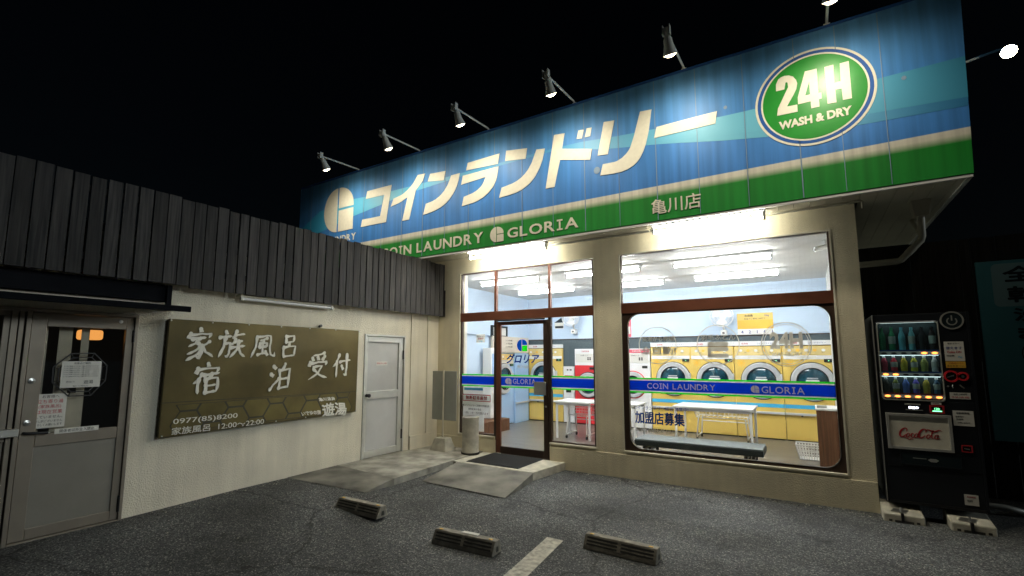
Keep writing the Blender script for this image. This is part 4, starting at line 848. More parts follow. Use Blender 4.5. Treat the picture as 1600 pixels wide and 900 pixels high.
for r_, (z, h) in enumerate(((1.53, .235), (1.318, .16), (1.105, .16))):
    m = MB(); m.box(5.98, 6.45, -.085, -.012, z - .02, z - .004, 'whiteg'); m.box(5.978, 6.452, -.097, -.085, z - .045, z - .012, 'whiteg')
    m.box(5.99, 6.445, -.094, -.088, z - .011, z + .004, 'ringblue' if r_ < 2 else 'redink'); sh = Vb(m, 'shelf')
    for k_ in range(6):
        x = 6.02 + k_ * .078; mn = 'drink_%d%d' % (r_, k_); M[mn] = pm('drink_colour', [min(.85, c * 1.5 + .03) for c in BC[r_][k_]], .15)
        b = MB(); s = h / .2
        b.lathe([(0, 0), (.024, 0), (.027, .01 * s), (.027, .05 * s), (.024, .07 * s), (.027, .1 * s), (.025, .13 * s), (.012, .165 * s), (.011, .175 * s)], (x, -.05, z), (0, 0, 1), mn, 14)
        b.lathe([(.028, .055 * s), (.0285, .06 * s), (.0285, .115 * s), (.028, .12 * s)], (x, -.05, z), (0, 0, 1), 'paper' if k_ % 2 else mn, 14)
        b.lathe([(.013, .172 * s), (.013, .195 * s), (0, .197 * s)], (x, -.05, z), (0, 0, 1), 'whiteg' if r_ else mn, 12)
        Vb(b, 'drink_bottle')
        b = MB(); b.prism(ell(x, z - .029, .022, .009, 14), FX(-.097), 0, .004, 'orangeled' if k_ in LIT[r_] else 'black'); b.build('button', sh)
m = MB(); m.band(ell(6.556, 1.812, .087, .087, 32), ell(6.556, 1.812, .074, .074, 32), V, 0, .008, 'galv'); m.prism(ell(6.556, 1.812, .074, .074, 32), V, 0, .003, 'slatedark')
pw = ell(6.556, 1.805, .04, .04, 24, 125, 415); pi_ = ell(6.556, 1.805, .03, .03, 24, 125, 415)
for i in range(23): m.prism([pw[i], pw[i + 1], pi_[i + 1], pi_[i]], V, .0032, .005, 'galv')
m.box(6.551, 6.561, -.105, -.103, 1.81, 1.86, 'galv'); Vb(m, 'round_emblem')
def plate(name, x0, x1, z0, z1, mat, lines=(), d=.0):
    m = MB(); m.prism([(x0, z0), (x1, z0), (x1, z1), (x0, z1)], V, d, d + .003, mat)
    for s, h, xc, zc, im, wm in lines: textc(m, s, xc, zc, h, V, d + .0032, im, wmax=wm, th=.0008, bold=.012)
    return Vb(m, name)
plate('price_label', 6.481, 6.622, 1.425, 1.609, 'paper', [('電子マネー', .016, 6.55, 1.59, 'ink', .1), ('使えます', .028, 6.55, 1.548, 'navyink', .12), ('Coke ON', .022, 6.55, 1.51, 'redink', .1), ('対応機', .018, 6.52, 1.475, 'ink', .06), ('Pay', .02, 6.59, 1.46, 'cyan', .05)])
plate('price_label', 6.482, 6.622, 1.36, 1.42, 'amber', [('つめた〜い', .018, 6.55, 1.405, 'redink', .12), ('あたたか〜い', .018, 6.55, 1.378, 'ink', .12)])
m = MB()
for cx, r1 in ((6.51, .055), (6.592, .042)): m.band(ell(cx, 1.28, r1, r1, 28), ell(cx, 1.28, r1 - .014, r1 - .014, 28), V, 0, .016, 'red'); m.prism(ell(cx, 1.28, r1 - .014, r1 - .014, 28), V, 0, .004, 'black')
m.prism([(6.48, 1.265), (6.53, 1.285), (6.53, 1.293), (6.48, 1.273)], V, .005, .012, 'steel'); m.lathe([(.012, 0), (.012, .008), (0, .01)], V(6.592, 1.28, .004), (0, -1, 0), 'steel', 12); Vb(m, 'coin_slot')
m = MB(); m.lathe([(.008, 0), (.008, .01), (0, .012)], V(6.48, 1.185, 0), (0, -1, 0), 'steel', 10); m.tube([V(6.515, 1.2, .006), V(6.51, 1.185, .01), V(6.515, 1.17, .006)], .004, 'steel', 6); m.tube([V(6.565, 1.2, .006), V(6.575, 1.185, .012), V(6.595, 1.17, .006)], .005, 'steel', 6); Vb(m, 'return_lever')
plate('price_label', 6.487, 6.632, 1.068, 1.128, 'paper', [('お札 1000円', .017, 6.56, 1.113, 'ink', .12), ('10 50 100 500', .016, 6.56, 1.085, 'redink', .12)])
plate('led_sign', 6.155, 6.265, .955, .985, 'black', [('販売中', .024, 6.21, .97, 'led', .08)]); m = MB(); m.box(6.145, 6.265, -.104, -.1, .995, 1.01, 'alu'); m.box(6.15, 6.28, -.108, -.1, .945, .951, 'alu'); Vb(m, 'trim_strip')
m = MB(); m.band([(6.33, .925), (6.437, .925), (6.437, 1.0), (6.33, 1.0)], [(6.342, .937), (6.425, .937), (6.425, .988), (6.342, .988)], V, 0, .01, 'redink'); m.prism([(6.342, .937), (6.425, .937), (6.425, .988), (6.342, .988)], V, 0, .003, 'black')
m.prism([(6.35, .942), (6.418, .942), (6.418, .95), (6.35, .95)], V, .0032, .005, 'greenled'); textc(m, '120', 6.384, .967, .02, V, .0032, 'greenled', th=.001); m.prism([(6.345, 1.006), (6.42, 1.006), (6.42, 1.03), (6.345, 1.03)], V, 0, .003, 'paper'); textc(m, '千円札', 6.382, 1.018, .015, V, .0032, 'ink', th=.0008); Vb(m, 'bill_reader')
# cream panel with script lettering
m = MB(); m.band([(5.988, .567), (6.478, .567), (6.478, .911), (5.988, .911)], [(6.012, .592), (6.454, .592), (6.454, .886), (6.012, .886)], V, 0, .02, 'alu'); m.prism([(6.012, .592), (6.454, .592), (6.454, .886), (6.012, .886)], V, 0, .006, 'letter'); pn = Vb(m, 'advert_panel', bev=.002)
m = MB(); SX = lambda a: 6.075 + a * .0315; SZ = lambda b: .672 + b * .0345
def bez(pts, n=6):
    P = [Vector((a, b, 0)) for a, b in pts]; P = [2 * P[0] - P[1]] + P + [2 * P[-1] - P[-2]]; o = []
    for i in range(1, len(P) - 2):
        for k_ in range(n):
            t_ = k_ / n; a, b, c, d_ = P[i - 1:i + 3]; o.append(.5 * (2 * b + (c - a) * t_ + (2 * a - 5 * b + 4 * c - d_) * t_ * t_ + (3 * b - a - 3 * c + d_) * t_ ** 3))
    o.append(P[-2]); return o
def stroke(pts, w0=.13, w1=.13, mid=.24):
    p = bez(pts); n_ = len(p); l = []; r2 = []
    for i, q in enumerate(p):
        d_ = (p[min(i + 1, n_ - 1)] - p[max(i - 1, 0)]).normalized(); nn = Vector((-d_.y, d_.x, 0)); t_ = i / (n_ - 1)
        wd = (w0 * (1 - t_) + w1 * t_ + (mid - (w0 + w1) / 2) * math.sin(math.pi * t_)) * .5 * (1 + .5 * abs(d_.y)); l.append(q + nn * wd); r2.append(q - nn * wd)
    for i in range(n_ - 1): m.prism([(SX(a.x), SZ(a.y)) for a in (l[i], l[i + 1], r2[i + 1], r2[i])], V, .0065, .0085, 'redink')
for off_ in (0, 4.55):
    stroke([(off_ + x, y) for x, y in ((2.05, 1.95), (2.2, 2.5), (1.75, 2.85), (1.0, 2.4), (.45, 1.5), (.4, .7), (.85, .35), (1.5, .75), (1.9, 1.2))], .08, .08, .34)
stroke([(.85, .35), (1.7, .2), (2.6, -.2), (3.1, .05), (3.6, -.25)], .04, .02, .16)
stroke([(6.5, 2.3), (7.1, 2.75), (7.9, 2.5), (8.9, 2.35), (9.8, 2.75), (10.5, 2.4)], .05, .04, .3)
def oval(x, y=.95, rx=.36, ry=.55): stroke([(x + rx * math.cos(R(t_)) + .18 * math.sin(R(t_)), y + ry * math.sin(R(t_))) for t_ in range(60, 430, 45)], .1, .1, .17)
oval(2.35); stroke([(3.7, 1.3), (3.45, 1.5), (3.1, 1.1), (3.1, .55), (3.4, .4), (3.9, .8)], .12, .06, .2); oval(4.3); stroke([(4.8, 1.5), (4.6, .8), (4.65, .45), (5.0, .7)], .16, .05, .18); stroke([(5.0, 1.1), (5.35, 1.15)], .18, .12, .18)
oval(7.15, .9); stroke([(7.6, .9), (8.35, 2.1), (8.4, 2.6), (8.1, 2.2), (7.95, .9), (8.05, .4), (8.4, .7)], .06, .06, .18); oval(9.0, .9); stroke([(9.5, 1.45), (9.3, .75), (9.4, .4), (9.9, .7)], .16, .05, .18)
m.build('script_lettering', pn)
plate('price_label', 6.494, 6.639, .82, .96, 'paper', [('自動販売機', .018, 6.565, .938, 'ink', .12), ('設置場所', .014, 6.54, .905, 'ink', .07), ('別府市', .016, 6.54, .88, 'ink', .06), ('お問い合わせ', .014, 6.565, .85, 'ink', .12)])
m = MB(); m.band([(6.075, .42), (6.525, .42), (6.525, .55), (6.075, .55)], [(6.085, .43), (6.515, .43), (6.515, .54), (6.085, .54)], V, 0, .012, 'vbody'); m.prism([(6.085, .43), (6.515, .43), (6.515, .54), (6.085, .54)], V, .0, .008, 'slatedark'); m.prism([(6.28, .482), (6.3, .495), (6.34, .495), (6.36, .482), (6.34, .465), (6.3, .465)], V, .0085, .012, 'alu'); m.prism([(6.17, .487), (6.27, .487), (6.27, .493), (6.17, .493)], V, .0085, .0095, 'greyboard'); Vb(m, 'delivery_flap')
m = MB(); m.band([(6.53, .58), (6.607, .58), (6.607, .645), (6.53, .645)], [(6.538, .588), (6.599, .588), (6.599, .637), (6.538, .637)], V, 0, .01, 'redink'); m.prism([(6.538, .588), (6.599, .588), (6.599, .637), (6.538, .637)], V, 0, .003, 'black'); m.tube([V(6.55, .615, .006), V(6.585, .61, .006)], .005, 'steel', 8); Vb(m, 'coin_return')
plate('price_label', 6.514, 6.611, .105, .2, 'paper', [('食品衛生', .015, 6.562, .18, 'redink', .08), ('住所', .02, 6.55, .145, 'ink', .05)])
m = MB(); m.box(5.97, 6.655, -.112, -.098, .05, .075, 'black'); m.box(5.975, 6.65, -.103, -.098, .40, .404, 'black'); Vb(m, 'kick_plate')
for x0, x1, y0, lb in ((5.89, 6.2, -.255, 'pale concrete block under the left foot of the vending machine'), (6.378, 6.68, -.262, 'pale concrete block under the right foot of the vending machine')):
    t = thing('base_block', lb, 'block', ((x0 + x1) / 2, y0, -.1), 0, 'blocks under the vending machine'); hw = (x1 - x0) / 2
    m = MB(); m.hexa([(-hw, 0, -.03), (hw, 0, -.03), (hw, .34, -.03), (-hw, .34, -.03)], [(-hw, .012, .072), (hw, .012, .072), (hw, .34, .13), (-hw, .34, .13)], 'conc_light'); m.build('block', t, .012)
    m = MB(); m.box(-.07, .07, -.003, .0, -.012, .022, 'wstopdark'); m.box(-.115, -.09, -.003, 0, .005, .025, 'wstopdark'); m.box(.09, .115, -.003, 0, .005, .025, 'wstopdark'); m.build('slot', t)
    m = MB(); m.hexa([(-.09, .06, .083), (.02, .045, .08), (.05, .12, .09), (-.06, .13, .093)], [(-.09, .06, .089), (.02, .045, .086), (.05, .12, .097), (-.06, .13, .1)], 'steel'); m.tube([(-.01, .07, .08), (-.01, .07, .125)], .009, 'steel', 8); m.box(-.022, .0, -.008, .02, -.01, .09, 'black'); m.build('bracket', t)
m = MB(); m.tube([(6.76, .55, -.02), (6.93, .55, -.02), (7.1, .6, -.06), (7.2, .75, -.06)], .03, 'galv', 12); tag(m.build('drain_pipe'), 'grey pipe lying on the ground to the right of the vending machine', 'pipe')
# board fence and poster at the right
m = MB(); random.seed(9); x = 5.9
while x < 11:
    wd = random.choice((.10, .115, .125)); m.box(x, x + wd - random.choice((.002, .002, .004, .009)), 1.3, 1.322, -.15, 2.85 + random.uniform(-.006, .006), 'darkwood', tone=random.random()); x += wd
m.box(5.9, 11, 1.322, 1.36, .4, .48, 'darkwood'); m.box(5.9, 11, 1.322, 1.36, 2.3, 2.38, 'darkwood')
tag(m.build('board_fence'), 'tall dark upright board fence behind the vending machine', 'fence')
PB = thing('poster_board', 'faded blue poster with bold black characters on the dark fence at the right edge', 'poster', (7.6, 1.28, 1.55)); po = (-7.6, -1.28, -1.55); Pf = FX(1.268)
m = MB(); m.box(7.075, 8.35, 1.269, 1.296, .536, 2.557, 'posterblue'); m.build('board', PB, .003, po)
m = MB(); m.prism(rrect(7.2, 8.3, 2.03, 2.52, .05, 5), Pf, .001, .003, 'posterpale'); m.band(ell(7.63, 1.5, .26, .2, 32), ell(7.63, 1.5, .25, .19, 32), Pf, .001, .003, 'posterink'); m.prism(ell(7.63, 1.5, .25, .19, 32), Pf, .001, .002, 'posterpale')
for s, x0, x1, z0, z1 in (('全自動', 7.29, 8.1, 2.30, 2.485), ('乾燥機', 7.31, 8.1, 2.07, 2.255), ('洗い', 7.34, 7.86, 1.86, 2.01), ('ます', 7.36, 7.86, 1.66, 1.80), ('楽', 7.5, 7.64, 1.42, 1.56)): text(m, s, x0, x1, z0, z1, Pf, .0035, 'posterink', .001, .04)
textc(m, 'ふわふわ', 7.6, 1.615, .05, Pf, .0035, 'posterink', th=.001, bold=.02); m.build('poster_print', PB, 0, po)

# ------------------------------------------------------------------ inside the laundry
F0 = FX(0)
def dryer(w, body, label, loc, rz=0, group=None, header=True, zc=1.04, r=.33, top=1.67, cx=None, stripe=True):
    t = thing('dryer', label, 'dryer', loc, rz, group); cx = cx or w * .56
    m = MB(); m.box(.003, w - .003, 0, .6, .02, top, body); m.box(.01, w - .01, .03, .6, 0, .02, 'black'); m.build('cabinet', t, .006)
    if header:
        m = MB(); m.box(.003, w - .003, -.012, .3, top + .012, top + .095, 'whiteg'); m.box(.003, w - .003, -.004, .3, top, top + .012, 'black')
        textc(m, '乾燥機', w * .25, top + .05, .035, FX(-.012), .001, 'redink', th=.001, bold=.01); textc(m, 'コインドライヤー', w * .68, top + .05, .03, FX(-.012), .001, 'navyink', th=.001, wmax=w * .4)
        m.build('header_panel', t)
    m = MB(); m.box(.02, w - .02, -.008, 0, top - .16, top - .015, 'yellow2'); m.box(.02, w - .02, -.009, 0, top - .24, top - .17, 'whiteg' if body != 'lblue' else 'beige')
    for i in range(5): m.prism(ell(.12 + i * (w - .2) / 4.6, top - .08, .03, .025, 12), FX(-.008), 0, .002, 'amber' if i % 2 else 'whiteg')
    for i in range(3): textc(m, '10分', .2 + i * w * .27, top - .115, .02, FX(-.008), .0005, 'ink', th=.001)
    m.box(w * .30, w * .66, -.0105, -.009, top - .225, top - .185, 'paper'); m.build('control_panel', t)
    m = MB(); m.box(w - .16, w - .03, -.02, 0, top - .29, top - .235, 'black'); m.box(w - .1, w - .085, -.022, -.02, top - .27, top - .255, 'greenled'); m.build('display', t, .004)
    if body == 'yellow':
        m = MB()
        for k in range(8): a = R(45 * k); m.prism(ell(.12 + .055 * math.cos(a), top - .31 + .055 * math.sin(a), .014, .014, 8), F0, .0005, .0015, 'amber')
        m.prism(ell(.12, top - .31, .034, .034, 16), F0, .0005, .0015, 'amber'); m.build('sun_mark', t)
    m = MB(); o = (cx, 0, zc)
    m.lathe([(r + .012, 0), (r + .012, .012), (r, .014)], o, (0, -1, 0), 'black', 48)
    m.lathe([(r, .0), (r, .03), (r - .02, .05), (r - .085, .05), (r - .10, .03), (r - .10, .02)], o, (0, -1, 0), 'ring', 48); m.lathe([(r - .085, .051), (r - .094, .054), (r - .102, .03)], o, (0, -1, 0), 'black', 48)
    dr = m.build('door', t)
    m = MB(); m.lathe([(r - .10, .02), (r * .45, .045), (0, .055)], o, (0, -1, 0), 'drum', 48); m.build('door_glass', dr)
    m = MB(); m.prism(rrect(cx - .1, cx + .1, zc + .0, zc + .035, .016, 5), FX(-.05), 0, .03, 'whiteg'); m.prism(rrect(cx - .085, cx + .085, zc + .05, zc + .07, .009, 4), FX(-.05), 0, .01, 'ring'); m.build('handle', dr)
    m = MB(); m.box(cx + r - .06, min(cx + r + .035, w - .01), -.04, 0, zc - .12, zc + .12, 'ring'); m.build('hinge', dr, .008)
    if stripe:
        m = MB(); m.box(.003, w - .003, -.004, 0, .565, .632, 'cyan'); m.build('stripe', t)
        m = MB(); m.box(.003, w - .003, -.05, 0, .452, .49, 'ring'); m.box(w * .3, w * .34, -.03, 0, .43, .452, 'black'); m.build('ledge', t, .004)
    return t
YG = 'yellow dryers along the back wall'
D = dryer(.79, 'yellow', 'yellow dryer in the big window, beside the white machine with the rose strip', (2.592, 3.67, 0), 0, YG)
dup(D, (3.372, 3.67, 0), None, 'yellow dryer second from the left in the big window, behind the quilt decal')
dup(D, (4.163, 3.67, 0), None, 'yellow dryer third from the left in the big window, behind the price chart')
dup(D, (4.954, 3.67, 0), None, 'yellow dryer at the far right, over the white basket and beside the brown wooden counter')
dryer(.95, 'yellow', 'wide yellow dryer seen through the glass door and the pane right of it', (-.375, 3.67, 0), 0, YG, cx=.45)
dryer(.85, 'lblue', 'light blue dryer on the left wall seen through the glass door', (-.34, 2.16, 0), R(90), None, header=False, zc=1.0, r=.33, top=1.56, cx=.44, stripe=False)
m = MB(); m.box(-.345, -.3, 3.02, 3.62, 0, 1.56, 'lblue'); m.box(-.345, -.296, 2.1, 3.62, 1.57, 1.925, 'beige')
for i in range(3): textc(m, 'コース 料金 時間', 2.75, 1.84 - i * .07, .035, WX(-.296), .001, 'ink', wmax=.4, th=.001)
m.box(-.345, -.31, 3.63, 3.695, 0, 1.6, 'black'); m.box(-.296, -.26, 3.02, 3.6, .43, .46, 'ring')
tag(m.build('wall_panel'), 'light blue and beige panelling beside the light blue dryer on the left wall', 'panel')
def washer(w, body, strip, label, loc, cx, zc, r, top, mid):
    t = thing('washer_dryer', label, 'washing machine', loc, 0, 'washer dryers along the back wall')
    m = MB(); m.box(.003, w - .003, 0, .6, .02, mid, body); m.box(.003, w - .003, -.004, .6, mid, top, 'whiteg'); m.box(.01, w - .01, .03, .6, 0, .02, 'black'); m.build('cabinet', t, .008)
    m = MB(); m.box(.02, w - .02, -.012, -.004, top - .09, top - .02, strip); textc(m, '洗濯乾燥機', w * .5, top - .055, .035, FX(-.012), .0005, 'whiteg' if strip == 'pink' else 'redink', wmax=w * .7, th=.001, bold=.01)
    m.box(.03, w - .03, -.008, -.004, top - .3, top - .11, 'paper'); textc(m, '全自動コース', w * .45, top - .145, .03, FX(-.008), .0005, 'ink', wmax=w * .7, th=.001, bold=.01)
    for i in range(4): m.prism(ell(w * .62 + .05 * (i % 2), top - .2 - .035 * (i // 2), .02, .016, 10), FX(-.008), 0, .002, 'ink')
    m.build('control_panel', t); m = MB(); m.box(w - .17, w - .06, -.018, 0, mid - .09, mid - .04, 'black'); m.build('display', t, .003)
    m = MB(); o = (cx, 0, zc); m.lathe([(r + .018, 0), (r + .018, .014), (r, .016)], o, (0, -1, 0), 'red' if body == 'whiteg' else 'black', 44); m.lathe([(r, 0), (r, .03), (r - .02, .05), (r - .08, .05), (r - .095, .02)], o, (0, -1, 0), 'ring', 44); m.lathe([(r - .08, .051), (r - .09, .054), (r - .097, .03)], o, (0, -1, 0), 'black', 44); dr = m.build('door', t)
    m = MB(); m.lathe([(r - .095, .02), (r * .4, .05), (0, .058)], o, (0, -1, 0), 'drum', 40); m.build('door_glass', dr)
    m = MB(); m.box(cx + r - .05, min(cx + r + .05, w - .01), -.045, 0, zc - .09, zc + .09, 'whiteg'); m.build('hinge', dr, .008)
    return t
washer(.575, 'whiteg', 'pink', 'white washer with a rose top strip at the left edge of the big window', (2.004, 3.67, 0), .2, .9, .27, 1.65, 1.33)
a = washer(.53, 'red', 'whiteg', 'red washer seen through the pane right of the glass door', (.876, 3.67, 0), .33, .86, .27, 1.655, 1.29)
dup(a, (1.44, 3.67, 0), None, 'red washer mostly hidden behind the pillar between door and big window')
t = thing('vending_cabinet', 'narrow white soap dispenser between the wide yellow dryer and the red washer', 'dispenser', (.72, 3.67, 0))
m = MB(); m.box(-.13, .13, 0, .5, .02, 1.262, 'whiteg'); m.box(-.12, .12, .02, .5, 0, .02, 'black'); m.build('cabinet', t, .006)
m = MB(); m.box(-.1, .1, -.006, 0, .98, 1.06, 'redink'); m.box(-.04, .0, -.008, 0, 1.17, 1.2, 'black'); m.box(.03, .08, -.008, 0, 1.17, 1.2, 'black'); m.box(-.06, .06, -.012, 0, .68, .74, 'black'); textc(m, '洗剤', 0, 1.02, .05, FX(-.006), .001, 'whiteg', th=.001, bold=.02); m.build('control_panel', t, .002)
t = thing('change_machine', 'white money changer cabinet by the left wall behind the left entrance pane', 'cabinet', (-.1, 1.95, .24))
m = MB(); m.box(-.24, -.03, -.15, .16, 0, 1.42, 'white'); m.build('cabinet', t, .01); m = MB(); m.box(-.03, -.018, -.11, .12, .75, 1.3, 'lblue'); m.box(-.03, -.015, -.08, .1, .3, .5, 'paper'); m.build('front_panel', t, .004)
m = MB(); m.box(-.345, .11, 1.1, 2.14, 0, .235, 'woodbrown'); tag(m.build('plinth', bev=.006), 'low brown plinth under the white money changer', 'plinth')
m = MB(); m.box(.34, .36, .5, .92, .25, .97, 'paper') if False else None
t = thing('wall_picture', 'dark framed screen hung high on the left wall over the light blue dryer', 'screen', (-.39, 2.4, 1.9)); W = WX(.03)
m = MB(); m.band([(-.3, -.12), (.3, -.12), (.3, .13), (-.3, .13)], [(-.26, -.08), (.26, -.08), (.26, .09), (-.26, .09)], W, 0, .05, 'slatedark'); m.build('frame', t)
m = MB(); m.prism([(-.26, -.08), (.26, -.08), (.26, .09), (-.26, .09)], W, .0, .03, 'paper'); m.build('screen', t); t.location = (-.38, 2.40, 2.02)
m = MB(); m.box(.48, .9, .12, .125, .28, .99, 'fwhite'); m.prism([(.5, .93), (.88, .93), (.88, .97), (.5, .97)], FX(.12), .0005, .001, 'cyan'); tag(m.build('paper_sheet'), 'white sheet standing behind the left entrance pane under the blue band', 'poster')
# tables
def table(w, d, h, label, loc, basket=False):
    t = thing('folding_table', label, 'table', loc, 0, 'white tables for folding laundry')
    m = MB(); m.box(-w / 2, w / 2, -d / 2, d / 2, h - .028, h, 'white'); m.build('tabletop', t, .005)
    for sx in (-1, 1):
        for sy in (-1, 1): m = MB(); x = sx * (w / 2 - .04); y = sy * (d / 2 - .05); m.box(x - .017, x + .017, y - .017, y + .017, 0, h - .028, 'whiteg'); m.build('leg', t, .003)
    m = MB()
    for sy in (-1, 1): m.box(-w / 2 + .06, w / 2 - .06, sy * (d / 2 - .05) - .008, sy * (d / 2 - .05) + .008, h - .075, h - .029, 'whiteg')
    m.build('apron', t)
    return t
ta = table(.72, .62, .67, 'white table behind the pane right of the door, with the basket trolley under it', (1.69, 2.04, 0))
tb = table(.78, .62, .67, 'white table half hidden behind the pillar, left of the bench', (2.47, 2.06, 0))
tc_ = table(1.2, .78, .67, 'long white table behind the black bench in the big window', (4.0, 2.36, 0))
def cart(w, d, h0, h1, label, loc):
    t = thing('laundry_trolley', label, 'trolley', loc, 0, 'wire basket trolleys')
    m = MB(); c = [(-w / 2, -d / 2), (w / 2, -d / 2), (w / 2, d / 2), (-w / 2, d / 2)]; q = [(x * .88, y * .85) for x, y in c]
    for pts, z in ((c, h1), (q, h0)): m.tube([(*p, z) for p in pts + pts[:1]], .007, 'white', 6)
    for i in range(4):
        a, b = c[i], c[(i + 1) % 4]; e, f_ = q[i], q[(i + 1) % 4]; k = 14 if i % 2 == 0 else 7
        for j in range(k + 1):
            s = j / k; m.tube([(a[0] + (b[0] - a[0]) * s, a[1] + (b[1] - a[1]) * s, h1), (e[0] + (f_[0] - e[0]) * s, e[1] + (f_[1] - e[1]) * s, h0)], .0025, 'white', 4)
        for z in (.33, .66): m.tube([(e[0] + (a[0] - e[0]) * z, e[1] + (a[1] - e[1]) * z, h0 + (h1 - h0) * z), (f_[0] + (b[0] - f_[0]) * z, f_[1] + (b[1] - f_[1]) * z, h0 + (h1 - h0) * z)], .0025, 'white', 4)
    for j in range(1, 10): x = q[0][0] + (q[1][0] - q[0][0]) * j / 10; m.tube([(x, q[0][1], h0), (x, q[2][1], h0)], .0025, 'white', 4)
    m.build('basket', t)
    m = MB()
    for sx in (-1, 1):
        m.tube([(sx * w * .40, -d * .42, h0), (sx * w * .43, -d * .5, .10), (sx * w * .43, -d * .5, .075), (sx * w * .43, d * .5, .075), (sx * w * .43, d * .5, .1), (sx * w * .40, d * .42, h0)], .011, 'white', 8)
    m.tube([(-w * .42, d * .45, .3), (w * .42, d * .45, .3)], .009, 'white', 8); m.build('frame', t)
    for sx in (-1, 1):
        for sy in (-1, 1):
            m = MB(); x, y = sx * w * .43, sy * d * .5; m.tube([(x - .012, y, .026), (x + .012, y, .026)], .026, 'rubber', 14); m.tube([(x, y, .03), (x, y, .08)], .009, 'steel', 6); m.build('caster', t)
    return t
c1 = cart(.46, .44, .40, .56, 'white wire trolley on casters under the table right of the door', (1.72, 2.08, 0))
cart(.95, .44, .40, .58, 'long white wire trolley behind the long table in the big window', (4.0, 3.13, 0))
c3 = dup(c1, (2.32, 2.2, 0), None, 'white wire trolley on casters under the table left of the bench')
# bench
t = thing('bench', 'low slate grey padded bench along the big window', 'bench', (4.05, .61, 0))
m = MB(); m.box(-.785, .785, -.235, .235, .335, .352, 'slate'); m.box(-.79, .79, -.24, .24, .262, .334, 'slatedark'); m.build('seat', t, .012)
for sx in (-1, 1):
    for dx in (.12, .2):
        m = MB(); x = sx * (.79 - dx); m.box(x - .018, x + .018, -.2, .2, .2, .25, 'black'); m.box(x - .018, x + .018, -.2, -.165, 0, .2, 'black'); m.box(x - .018, x + .018, .165, .2, 0, .2, 'black'); m.build('leg', t, .003)
# counter, basket, fans, posters, camera
t = thing('counter', 'brown wood grained counter in the right corner of the shop', 'counter', (5.55, 1.5, 0))
m = MB(); m.box(-.14, .145, -.25, .3, 0, .775, 'woodbrown'); m.build('body', t, .004); m = MB(); m.box(-.15, .145, -.26, .3, .775, .8, 'white'); m.box(-.13, -.02, -.2, -.05, .8, .83, 'greyboard'); m.build('countertop', t, .004)
t = thing('laundry_basket', 'white plastic laundry basket on the floor beside the brown counter', 'basket', (5.32, 2.1, 0))
m = MB(); w0, d0 = .15, .11; w1, d1_ = .19, .14
for z, k in ((0, 0), (.07, .33), (.13, .66), (.2, 1)):
    a, b = w0 + (w1 - w0) * k, d0 + (d1_ - d0) * k; m.tube([(-a, -b, z + .006), (a, -b, z + .006), (a, b, z + .006), (-a, b, z + .006), (-a, -b, z + .006)], .010 if k == 1 else .006, 'white', 6)
for i in range(11):
    s = i / 10 * 2 - 1
    for sy in (-1, 1): m.tube([(s * w0, sy * d0, .005), (s * w1, sy * d1_, .2)], .006, 'white', 5)
    for sx in (-1, 1): m.tube([(sx * w0, s * d0, .005), (sx * w1, s * d1_, .2)], .006, 'white', 5)
m.box(-w0, w0, -d0, d0, 0, .008, 'white'); m.build('body', t)
def fan(label, loc):
    t = thing('wall_fan', label, 'fan', loc, 0, 'wall fans on the pale blue wall')
    m = MB()
    for r_, y in ((.2, -.16), (.205, -.19), (.2, -.22), (.14, -.235), (.08, -.24)):
        m.tube([(r_ * math.cos(R(a)), y, r_ * math.sin(R(a))) for a in range(0, 361, 12)], .0035, 'whiteg', 5, False)
    for a in range(0, 360, 9): m.tube([(.03 * math.cos(R(a)), -.242, .03 * math.sin(R(a))), (.14 * math.cos(R(a)), -.235, .14 * math.sin(R(a))), (.2 * math.cos(R(a)), -.21, .2 * math.sin(R(a))), (.205 * math.cos(R(a)), -.18, .205 * math.sin(R(a))), (.1 * math.cos(R(a)), -.13, .1 * math.sin(R(a)))], .002, 'whiteg', 4)
    m.build('cage', t); m = MB(); m.lathe([(0, 0), (.035, 0), (.035, .01), (0, .014)], (0, -.24, 0), (0, -1, 0), 'white', 16); m.lathe([(0, 0), (.06, 0), (.055, .1), (0, .11)], (0, -.13, 0), (0, 1, 0), 'white', 20); m.build('motor', t)
    m = MB()
    for k in range(3):
        a0 = 120 * k; m.prism([(.03 * math.cos(R(a0)), .03 * math.sin(R(a0)))] + [(.17 * math.cos(R(a0 + q)), .17 * math.sin(R(a0 + q))) for q in range(-10, 66, 15)] + [(.03 * math.cos(R(a0 + 70)), .03 * math.sin(R(a0 + 70)))], FX(-.185), -.004, 0, 'whiteg')
    m.build('blade', t); m = MB(); m.tube([(0, -.03, 0), (0, -.05, -.2), (0, .06, -.28)], .022, 'white', 10); m.box(-.05, .05, -.07, .07, -.36, -.26, 'white'); m.box(-.02, .02, -.075, -.07, -.33, -.3, 'ink'); m.build('bracket', t, .004); return t
fan('white wall fan above the red washer, seen through the pane right of the door', (.9, 3.62, 2.36)); fan('white wall fan over the quilt decal in the big window', (4.02, 3.62, 2.24))
def poster(name, label, x0, x1, z0, z1, mat, lines, extra=()):
    m = MB(); m.prism([(x0, z0), (x1, z0), (x1, z1), (x0, z1)], FX(3.699), 0, .004, mat)
    for a, b, c, d, q in extra: m.prism([(a, c), (b, c), (b, d), (a, d)], FX(3.699), .0045, .0055, q)
    for s, h, xc, zc, im, wm in lines: textc(m, s, xc, zc, h, FX(3.699), .006, im, wmax=wm, th=.001, bold=.015)
    return tag(m.build(name), label, 'poster')
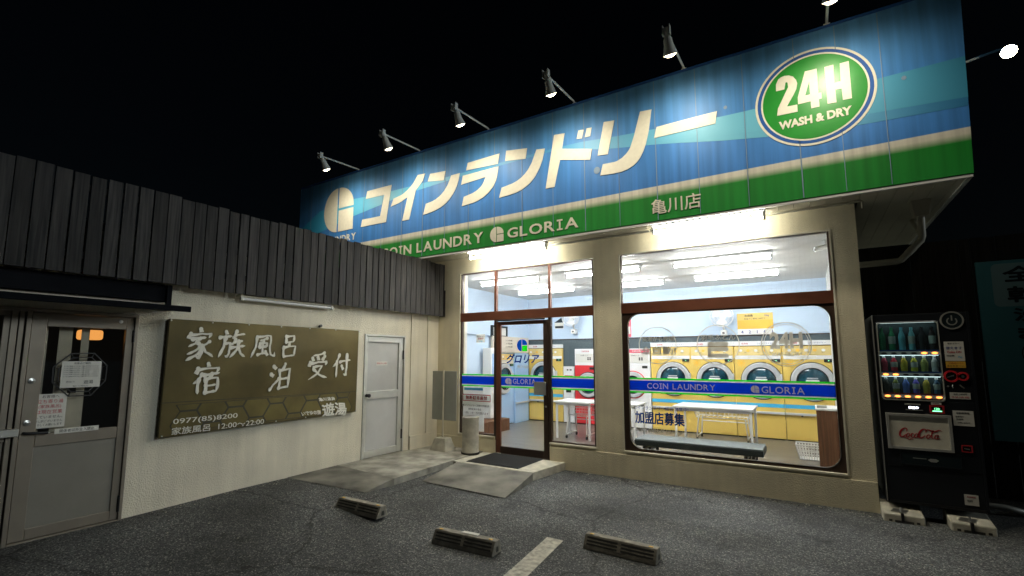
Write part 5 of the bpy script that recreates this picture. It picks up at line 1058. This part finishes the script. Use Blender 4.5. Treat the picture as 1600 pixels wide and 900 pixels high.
poster('price_chart', 'yellow and white price chart with blue digits on the wall above the dryers', 4.25, 4.85, 1.89, 2.29, 'amber', [('乾燥機', .045, 4.45, 2.245, 'ink', .2), ('15kg', .04, 4.75, 2.235, 'navyink', .12), ('料金のご案内 100円で', .035, 4.55, 2.185, 'ink', .55)] + [(s, .06, 4.33 + i * .125, 1.94, 'navyink', .1) for i, s in enumerate('42161')], ((4.25, 4.85, 2.16, 2.29, 'yellow'), (4.25, 4.85, 1.89, 1.995, 'white')))
poster('wall_poster', 'rose and white poster on the wall at the left edge of the big window', 1.95, 2.19, 1.90, 2.29, 'pink', [('お得', .07, 2.07, 2.18, 'white', .16)], ((1.97, 2.17, 1.96, 2.12, 'paper'),))
m = MB(); m.prism([(.36, 2.27), (.60, 2.42), (.60, 2.27)], FX(3.699), 0, .004, 'slatedark'); m.prism([(.37, 2.13), (.60, 2.13), (.60, 2.268), (.37, 2.268)], FX(3.699), 0, .003, 'paper'); m.prism([(.38, 2.14), (.59, 2.14), (.59, 2.19), (.38, 2.19)], FX(3.699), .003, .005, 'slatedark'); tag(m.build('wall_poster'), 'small black and white notice high on the wall above the wide yellow dryer', 'poster')
t = thing('security_camera', 'grey security camera under the ceiling in the upper right corner of the big window', 'camera', (5.63, .5, 2.858))
m = MB(); m.tube([(0, 0, 0), (0, 0, -.08)], .012, 'steel', 8); m.lathe([(.04, 0), (.04, -.01), (0, -.012)], (0, 0, 0), (0, 0, 1), 'alu', 14); m.build('bracket', t); m = MB(); m.tube([(.05, .02, -.07), (-.12, -.02, -.11)], .032, 'alu', 12); m.tube([(-.12, -.02, -.11), (-.13, -.023, -.113)], .02, 'black', 10); m.build('camera_body', t)
m = MB(); m.box(1.75, 2.35, .25, .62, .001, .012, 'greenmat'); tag(m.build('floor_mat'), 'green mat on the shop floor just inside the glass door', 'mat')
m = MB(); m.tube([(5.655, .2, 2.2), (5.655, .2, 2.86)], .03, 'whiteg', 10); tag(m.build('wall_pipe'), 'white vertical pipe inside the shop at the right jamb of the big window', 'pipe')
